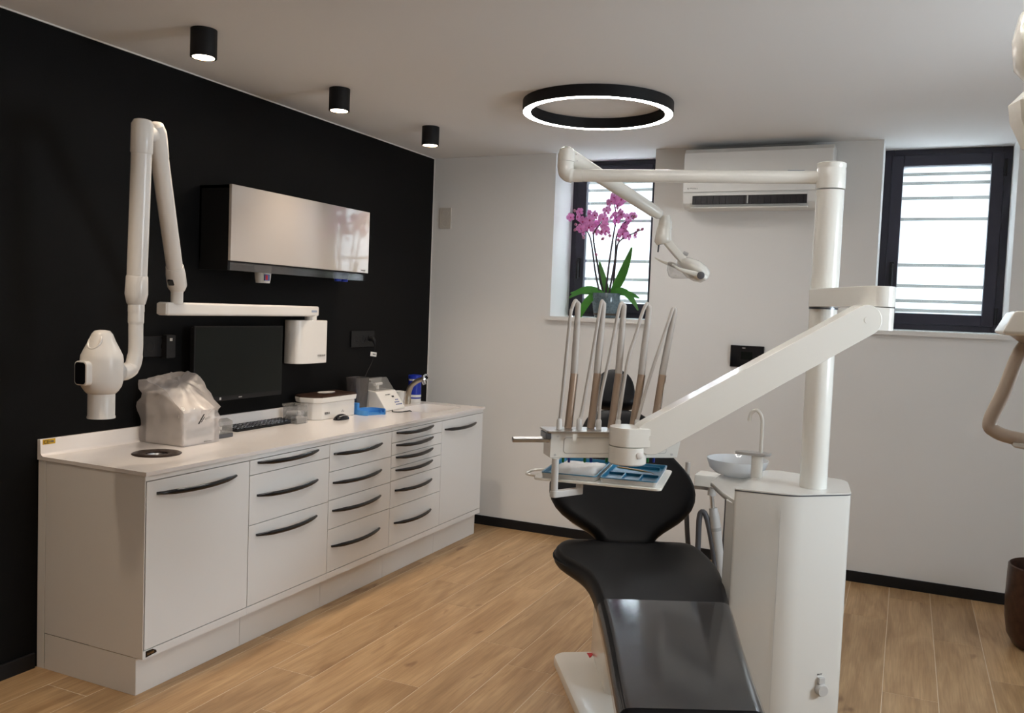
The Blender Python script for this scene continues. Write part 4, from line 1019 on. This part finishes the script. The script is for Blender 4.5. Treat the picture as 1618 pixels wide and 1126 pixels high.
# lower block and swivel drum
MB().prism(stadium((-0.006, -0.035), (L_.x, L_.y), 0.060, 0.036, 12), 1.136, 1.196).build('lower_block', 'cream', dl, bevel=0.003)
drum = MB().lathe([(0.056, 1.078), (0.060, 1.082), (0.060, 1.134)], (-0.006, -0.035, 0), 40).build('swivel_drum', 'cream', dl)
MB(frame((0.012, -0.092, 1.112), (1, 0, 0), (0.3, -1, 0))).lathe([(0.011, 0.0), (0.011, 0.004), (0.007, 0.006)], n=20).build('lock_button', 'device_white', drum)
# console body: trapezoid face, top rail
MB(swap).prism([(-0.252, 1.088), (0.180, 1.088), (0.194, 1.169), (-0.252, 1.169)], -0.085, 0.0).build('console_body', 'cream', dl, bevel=0.004)
MB(swap).prism(rrect(-0.208, 0.141, 1.103, 1.154, 0.010), 0.0, 0.0008).build('cover_groove', 'grey_plastic', dl)
MB(swap).prism(rrect(-0.2066, 0.1396, 1.1044, 1.1526, 0.009), 0.0, 0.0014).build('cover_panel', 'cream', dl)
for x, z in ((-0.235, 1.098), (-0.228, 1.158), (0.160, 1.100), (0.172, 1.158)):
    MB(swap).lathe([(0.004, 0.0), (0.004, 0.001)], (x, z, 0), 12).build('screw', 'grey_light', dl)
MB().loft([[(x, y, z) for x, y in rrect(-0.267, 0.203, -0.018, 0.088, 0.012)] for z in (1.1695, 1.1765)]).build('top_rail', 'steel', dl, bevel=0.002)
MB().box(-0.270, -0.252, -0.014, 0.06, 1.150, 1.1695).build('rail_end', 'alu_dark', dl, bevel=0.003)
MB().tube([(-0.372, 0.02, 1.144), (-0.369, 0.02, 1.144), (-0.25, 0.02, 1.144)], [0.006, 0.0095, 0.0095], 16).build('side_handle', 'steel', dl)
MB().box(-0.185, -0.172, -0.020, -0.0185, 1.148, 1.168).build('rail_clip', 'cream', dl)
for k, x in enumerate((325, 356, 441, 475, 560, 595, 787, 820)):
    u = -0.251 + (x - 235) * 0.000628
    MB().lathe([(0.0035, 1.066), (0.0045, 1.072), (0.0045, 1.0875)], (u, 0.045, 0), 10).build('hose_peg', 'green_peg' if k % 2 == 0 else 'blue_peg', dl)
# five balanced instrument whips with hoses
WH = [((-0.165, 1.169), (-0.152, 1.355), (-0.148, 1.578), [(-0.160, 1.588), (-0.172, 1.560), (-0.178, 1.520), (-0.198, 1.209)], (-0.203, 1.1765)),
      ((-0.088, 1.170), (-0.074, 1.357), (-0.063, 1.582), [(-0.070, 1.590), (-0.078, 1.560), (-0.100, 1.40), (-0.126, 1.234)], (-0.137, 1.1765)),
      ((-0.018, 1.170), (-0.001, 1.358), (0.007, 1.578), [(-0.003, 1.586), (-0.014, 1.560), (-0.038, 1.42), (-0.064, 1.284)], (-0.071, 1.1765)),
      ((0.056, 1.170), (0.078, 1.356), (0.094, 1.578), [(0.084, 1.588), (0.068, 1.559), (0.045, 1.48), (0.021, 1.397)], (-0.005, 1.1765)),
      ((0.130, 1.170), (0.151, 1.357), (0.183, 1.572), [(0.174, 1.572), (0.162, 1.538), (0.125, 1.425), (0.090, 1.312)], (0.060, 1.1765))]
for b0, b1, tp_, hs, he in WH:
    du = -0.016; b0, b1, tp_, he = [(q[0] + du, q[1]) for q in (b0, b1, tp_, he)]; hs = [(q[0] + du, q[1]) for q in hs]
    y = 0.052
    wp = MB().tube([(b1[0], y, b1[1]), (b1[0] * 0.6 + tp_[0] * 0.4, y, b1[1] * 0.6 + tp_[1] * 0.4), (tp_[0], y, tp_[1] - 0.012), (tp_[0] - 0.001, y, tp_[1]), (tp_[0] - 0.004, y, tp_[1] + 0.007)], [0.0118, 0.0112, 0.0090, 0.0100, 0.0066], 14).build('whip_arm', 'hose_grey', dl)
    MB().tube([(b0[0], y, 1.177), (b1[0], y, b1[1])], [0.0120, 0.0112], 14).build('spring_sleeve', 'bronze', wp)
    MB().tube([(b0[0] + 0.0125, y - 0.004, 1.180), (b1[0] + 0.0118, y - 0.004, b1[1] - 0.002)], 0.0022, 6).build('sleeve_edge', 'chrome', wp)
    path = [(tp_[0] - 0.003, y, tp_[1] + 0.004)] + [(u, y - 0.005 * (i + 1), z) for i, (u, z) in enumerate(hs)] + [(he[0], y - 0.030, he[1] + 0.028)]
    MB().tube(bez(path, 5), 0.0056, 10).build('hose', 'hose_grey', wp)
    MB().lathe([(0.009, 0.0), (0.009, 0.028), (0.0065, 0.034)], (he[0], y - 0.030, 1.1768), 14).build('hose_socket', 'grey_light', wp)
# tray carrier under the console
MB().tube([(-0.236, -0.012, 1.089), (-0.236, -0.012, 0.985)], 0.0115, 16).build('tray_post', 'grey_light', dl)
MB().prism(stadium((-0.236, -0.012), (-0.140, 0.030), 0.0135, 0.0115, 8), 0.966, 0.986).build('tray_bracket', 'grey_light', dl, bevel=0.002)
MB().lathe([(0.0115, 0.986), (0.0115, 1.004)], (-0.140, 0.030, 0), 16).build('tray_pin', 'grey_light', dl)
# trays lie square to the room, a little turned
TA = math.radians(8.6)
Tm = Matrix.Translation((2.339, -2.940, 0)) @ Matrix.Rotation(TA, 4, 'Z')          # origin: front left corner of the right tray
Tl = Di @ Tm
pl_ = rrect(-0.215, 0.198, -0.012, 0.345, 0.02)
MB(Tl).prism(pl_, 1.0045, 1.0125).build('tray_carrier', 'cream', dl, bevel=0.002)
MB(Tl).tube(bez([(-0.214, 0.04, 1.008), (-0.235, 0.045, 1.008), (-0.255, 0.06, 1.009), (-0.25, 0.12, 1.010), (-0.214, 0.16, 1.010)], 4), 0.004, 8).build('carrier_grip', 'cream', dl)
def tray(x0, label, comps):
    root = thing('instrument_tray', label, 'tray', Tm @ V(x0, 0, 1.013), TA, group='blue instrument trays under the console')
    w, d, h = 0.182, 0.325, 0.018
    o_ = rrect(0, w, 0, d, 0.012); i_ = rrect(0.004, w - 0.004, 0.004, d - 0.004, 0.010)
    MB().loft([[(x, y, 0) for x, y in rrect(0.004, w - 0.004, 0.004, d - 0.004, 0.010)], [(x, y, h - 0.003) for x, y in o_], [(x, y, h - 0.003) for x, y in i_], [(x, y, 0.003) for x, y in i_]]).build('shell', 'grey_light', root, angle=30)
    ln = MB().loft([[(x, y, h - 0.0028) for x, y in o_], [(x, y, h) for x, y in o_], [(x, y, h) for x, y in rrect(0.005, w - 0.005, 0.005, d - 0.005, 0.010)], [(x, y, 0.006) for x, y in rrect(0.008, w - 0.008, 0.008, d - 0.008, 0.010)]], caps=(False, True)).build('liner', 'blue_tray', root, angle=30)
    for c in comps:
        MB().box(*c).build('divider', 'blue_tray', ln)
    return root
tray(0.0, 'blue compartment tray with a gold instrument, right of the gauze tray', [(0.062, 0.066, 0.01, 0.14, 0.006, 0.014), (0.118, 0.122, 0.01, 0.14, 0.006, 0.014), (0.01, 0.172, 0.138, 0.142, 0.006, 0.014), (0.02, 0.16, 0.28, 0.284, 0.006, 0.016), (0.088, 0.092, 0.284, 0.315, 0.006, 0.016)])
tray(-0.192, 'blue instrument tray filled with white gauze, left of the compartment tray', [])
gz = MB(); n = 18; vs = []; fs = []
for j in range(n + 1):
    for i in range(n + 1):
        u, v = i / n, j / n
        edge = min(u, 1 - u, v, 1 - v); h_ = 0.012 * min(1, edge * 7) ** 0.5
        nz_ = mnoise.noise(Vector((u * 5, v * 5, 0.4))) * 0.006 + mnoise.noise(Vector((u * 12, v * 12, 2))) * 0.002
        vs.append((0.004 + 0.150 * u + 0.004 * math.sin(v * 9), 0.25 * v, h_ + nz_ * min(1, edge * 8) + 0.0015 + 0.0)); 
for j in range(n):
    for i in range(n):
        a = j * (n + 1) + i; fs.append((a, a + 1, a + n + 2, a + n + 1))
k0 = len(vs); vs += [(x, y, 0.0005) for x, y, z in vs]
fs += [tuple(k0 + i for i in f)[::-1] for f in fs]
for i in range(n):
    for a, b in ((i, i + 1), (n * (n + 1) + i + 1, n * (n + 1) + i), (((i + 1) * (n + 1)), i * (n + 1)), (i * (n + 1) + n, (i + 1) * (n + 1) + n)):
        fs.append((b, a, a + k0, b + k0))
o = gz.add(vs, fs).build('gauze_pad', 'gauze', angle=70); o.location = Tm @ V(-0.178, 0.03, 1.0195); o.rotation_euler = (0, 0, TA)
tag(o, 'crumpled white gauze cloth lying in the left blue tray', 'cloth')
o = MB().tube([(-0.072, 0, 0), (-0.06, 0, 0.0005), (0.03, 0, 0.001), (0.05, 0, 0.001), (0.066, 0, 0.001), (0.076, 0.0, -0.003)], [0.0012, 0.0032, 0.0032, 0.0018, 0.0011, 0.0008], 10).build('dental_probe', 'gold')
o.location = Tm @ V(0.088, 0.175, 1.0315); o.rotation_euler = (0, 0, TA - 0.42); tag(o, 'slim gold dental probe lying across the compartment tray', 'instrument')

# ================================================================== OPERATING LAMP ON THE COLUMN
lamp = thing('operating_lamp', 'cream dental operating lamp on a jointed arm at the top of the column', 'operating lamp', (2.912, -2.100, 2.045))
def Lw(p): return Vector(p) - V(2.912, -2.100, 2.045)
MB().lathe([(0.0515, 0.0), (0.0525, 0.003), (0.0525, 0.070), (0.0515, 0.073), (0.0515, 0.079), (0.0525, 0.081), (0.0525, 0.094), (0.047, 0.098)], n=48).build('hub', 'cream', lamp)
E1 = Lw((1.925, -2.285, 2.098)); h1 = V(-0.045, -0.008, 0.044)
a1 = MB().tube([h1, E1 + V(0.06, 0.011, -0.002), ], 0.0248, 24).build('horizontal_arm', 'cream', lamp)
for k in range(5):
    c = h1 + (E1 - h1).normalized() * (0.055 + 0.010 * k)
MB(frame(h1 + (E1 - h1).normalized() * 0.05 + V(0, 0, 0.0235), (E1 - h1))).box(0, 0.060, -0.011, 0.011, 0.0, 0.0016).build('arm_label', 'sticker_blue', a1)
# elbow: lower bend and upper cap
MB().tube(bez([E1 + V(0.066, 0.012, -0.002), E1 + V(0.03, 0.006, -0.002), E1 + V(0.006, 0, 0.006), E1 + V(-0.002, 0, 0.030), E1 + V(-0.002, 0, 0.052)], 5), [0.0262] * 6 + [0.031] * 5 + [0.033] * 10, 20).build('elbow', 'cream', lamp, angle=60)
MB().lathe([(0.0345, 0.052), (0.0350, 0.060), (0.0345, 0.082), (0.027, 0.102), (0.012, 0.111)], E1, 28).build('elbow_cap', 'cream', lamp)
S0 = E1 + V(-0.002, 0, 0.082); S1 = Lw((2.235, -1.965, 1.970)); ds = (S1 - S0).normalized()
sa = MB(frame(S0, ds)).loft([[(x, w * math.cos(2 * PI * k / 20), hgt * math.sin(2 * PI * k / 20)) for k in range(20)] for x, w, hgt in ((-0.005, 0.020, 0.024), (0.015, 0.026, 0.030), (0.05, 0.027, 0.031), ((S1 - S0).length - 0.04, 0.024, 0.026), ((S1 - S0).length - 0.01, 0.022, 0.022), ((S1 - S0).length, 0.015, 0.015))]).build('spring_arm', 'cream', lamp, angle=60)
for q in ((0.03, 0.012), (0.045, -0.008)):
    MB(frame(S0 + ds * q[0], ds)).lathe([(0.003, 0), (0.003, 0.001)], n=10, m=Matrix.Translation((0, -0.0262, q[1])) @ Matrix.Rotation(PI / 2, 4, 'X')).build('arm_screw', 'grey_light', sa)
# lamp head drawn in its own upright plane: one unit = 2.74 mm
LP = Lw((2.247, -1.955, 1.962)); lr = V(0.910, 0.414, 0); lf = V(-0.414, 0.910, 0); ls = 0.00274
def lk_(x, y, d=0.0): return LP + lr * ((x - 1048) * ls) + V(0, 0, (345 - y) * ls) + lf * d
MB().tube([lk_(1049, 342), lk_(1050, 353), lk_(1050, 362)], [0.022, 0.028, 0.029], 20).build('head_joint', 'cream', lamp)
MB().tube([lk_(1050, 355), lk_(1049, 362), lk_(1048, 374), lk_(1048, 381), lk_(1049, 385)], [0.026, 0.030, 0.034, 0.036, 0.028], 20).build('head_socket', 'cream', lamp, angle=60)
MB().tube([lk_(1042, 384), lk_(1041, 398)], 0.0035, 8).build('safety_pin', 'hose_dark', lamp)
MB(frame(lk_(1054, 381), lk_(1094, 424) - lk_(1054, 381), lf)).box(0, (lk_(1094, 424) - lk_(1054, 381)).length, -0.016, 0.016, -0.020, 0.020).build('yoke', 'cream', lamp, bevel=0.005)
# reflector shell
cen = lk_(1098, 421, 0.03)
tl = frame(cen, lr * 0.86 + V(0, 0, -0.5), lf)
hd_ = MB(tl).loft([[(x, ry * math.cos(2 * PI * k / 24), 0.0 + rz * math.sin(2 * PI * k / 24)) for k in range(24)] for x, ry, rz in ((-0.075, 0.004, 0.02), (-0.068, 0.018, 0.05), (-0.045, 0.030, 0.075), (0.0, 0.042, 0.09), (0.035, 0.040, 0.085), (0.060, 0.030, 0.065), (0.072, 0.012, 0.03))]).build('lamp_shell', 'cream', lamp, angle=60)
MB().tube([lk_(1080, 397), lk_(1087, 400)], 0.008, 12).build('focus_knob', 'grey_plastic', hd_)
# clear shield and two handle prongs
shv = []
for d, s_ in ((-0.055, 0.8), (-0.02, 1.0), (0.03, 1.0), (0.065, 0.8)):
    shv.append([lk_(1078 + (x - 1078) * s_, 422 + (y - 422) * s_, d) for x, y in ((1059, 412), (1058, 424), (1061, 433), (1066, 437), (1080, 437), (1096, 436), (1097, 430), (1080, 424), (1066, 414))])
MB().loft(shv).build('shield', 'clear_plastic', lamp, angle=60)
MB().tube(bez([lk_(1040, 405, 0.06), lk_(1050, 410, 0.06), lk_(1062, 414, 0.06), lk_(1080, 420, 0.05)], 5), [0.0025 + 0.0004 * k for k in range(16)], 12, flat=0.5).build('handle', 'cream', lamp)
MB().tube(bez([lk_(1060, 417, -0.05), lk_(1072, 424, -0.055), lk_(1088, 428, -0.055), lk_(1104, 432, -0.05), lk_(1114, 435, -0.04)], 5), [0.004 + 0.0006 * min(k, 12) for k in range(21)], 12, flat=0.6).build('handle', 'cream', lamp)
MB(frame(lk_(1104, 432, -0.055), lr, -lf)).lathe([(0.0155, 0.0), (0.0155, 0.007), (0.012, 0.009)], n=24).build('knob', 'hose_dark', lamp)

# ================================================================== ASSISTANT ELEMENT WITH SUCTION HOSES
aset = thing('suction_holder', 'cream holder with suction handpiece and grey hoses behind the tower', 'holder', (2.41, -1.45, 0))
MB().box(-0.080, 0.090, -0.05, 0.07, 0.755, 0.812).build('holder_block', 'cream', aset, bevel=0.008)
MB().box(-0.20, 0.16, -0.03, 0.05, 0.738, 0.754).build('holder_arm', 'steel', aset)
MB().lathe([(0.019, 0.715), (0.019, 0.754)], (0.0, -0.02, 0), 18).build('collet', 'grey_light', aset)
sp = MB().tube([(-0.004, -0.02, 0.745), (0.010, -0.02, 0.64)], [0.011, 0.009], 14).build('suction_tip', 'steel', aset)
hp = MB().tube([(0.010, -0.02, 0.655), (0.018, -0.02, 0.62), (0.024, -0.02, 0.575), (0.030, -0.02, 0.54), (0.050, -0.02, 0.42), (0.064, -0.02, 0.33)], [0.019, 0.023, 0.026, 0.025, 0.022, 0.018], 18).build('suction_handpiece', 'grey_light', aset)
MB().tube([(0.0255, -0.02, 0.566), (0.0285, -0.02, 0.550)], 0.0268, 18).build('handpiece_ring', 'grey_plastic', hp)
MB().tube(bez([(0.064, -0.02, 0.335), (0.070, -0.02, 0.24), (0.03, -0.02, 0.17), (-0.05, 0.0, 0.12), (-0.03, 0.05, 0.10), (0.14, 0.06, 0.10), (0.28, -0.05, 0.12), (0.30, -0.20, 0.16)], 5), 0.013, 12).build('hose', 'hose_dark', aset)
MB().tube(bez([(0.065, 0.02, 0.75), (0.066, 0.02, 0.60), (0.06, 0.02, 0.40), (0.05, 0.02, 0.30), (0.12, 0.02, 0.22), (0.22, -0.05, 0.20), (0.28, -0.20, 0.22)], 5), 0.011, 12).build('hose', 'hose_dark', aset)
MB().tube(bez([(0.05, -0.03, 0.30), (0.018, -0.03, 0.48), (-0.020, -0.03, 0.618), (-0.048, -0.03, 0.618), (-0.050, -0.03, 0.50), (-0.046, -0.03, 0.34), (-0.02, -0.03, 0.20), (0.14, -0.04, 0.14), (0.28, -0.20, 0.19)], 5), 0.0135, 12).build('hose', 'hose_dark', aset)
MB().tube(bez([(-0.128, 0.0, 0.752), (-0.118, 0.0, 0.60), (-0.100, 0.0, 0.44), (-0.06, 0.0, 0.26), (0.1, -0.02, 0.18), (0.28, -0.20, 0.25)], 5), 0.012, 12).build('hose', 'hose_dark', aset)
MB().lathe([(0.012, 0.754), (0.012, 0.856)], (-0.124, 0.0, 0), 14).build('syringe', 'hose_grey', aset)

# ================================================================== HANGING ARM AT THE RIGHT EDGE OF THE PICTURE
hg = thing('jointed_lamp_arm', 'beige jointed arm with faceted head and loop handle at the right edge of the picture', 'lamp arm', (3.52, -3.60, H))
def G(x, y, z): return V(x - 3.52, y + 3.60, z - H)
MB().lathe([(0.07, -0.0005), (0.07, -0.03), (0.03, -0.05)], n=28).build('ceiling_plate', 'cream', hg)
MB().tube([G(3.52, -3.60, H - 0.04), G(3.52, -3.60, 2.12)], 0.024, 18).build('drop_tube', 'cream', hg)
MB().lathe([(0.01, -0.095), (0.05, -0.088), (0.082, -0.05), (0.088, 0.0), (0.078, 0.05), (0.045, 0.085), (0.01, 0.095)], G(3.442, -3.62, 2.10), 28).build('upper_joint', 'cream', hg, angle=60)
MB().lathe([(0.02, -0.10), (0.055, -0.085), (0.078, -0.035), (0.083, 0.0), (0.05, 0.035), (0.03, 0.05)], G(3.440, -3.60, 1.985), 10).build('lower_joint', 'cream', hg, angle=20)
MB().tube([G(3.50, -3.58, 1.96), G(3.56, -3.56, 1.60)], 0.022, 18).build('arm', 'cream', hg)
hb_ = MB().loft([[G(3.50 + x * k, -3.56 + y * k, z) for x, y in ((-0.13, -0.09), (0.13, -0.09), (0.13, 0.09), (-0.13, 0.09))] for k, z in ((0.95, 1.540), (1.0, 1.546), (0.86, 1.585), (0.80, 1.588))]).build('lamp_head', 'cream', hg, bevel=0.004)
MB().lathe([(0.030, 1.525 - H), (0.05, 1.540 - H)], (G(3.44, -3.56, 0).x, 0.04, 0), 20).build('handle_socket', 'handle_beige', hg)
MB().tube(bez([G(3.425, -3.562, 1.53), G(3.408, -3.562, 1.50), G(3.388, -3.565, 1.43), G(3.366, -3.568, 1.365), G(3.376, -3.570, 1.346), G(3.41, -3.574, 1.336), G(3.47, -3.58, 1.334), G(3.52, -3.58, 1.36)], 6), 0.0135, 14).build('loop_handle', 'handle_beige', hg)
MB().lathe([(0.030, 1.318 - H), (0.034, 1.322 - H), (0.034, 1.328 - H)], (G(3.440, 0, 0).x, 0.025, 0), 20).build('handle_foot', 'grey_light', hg)
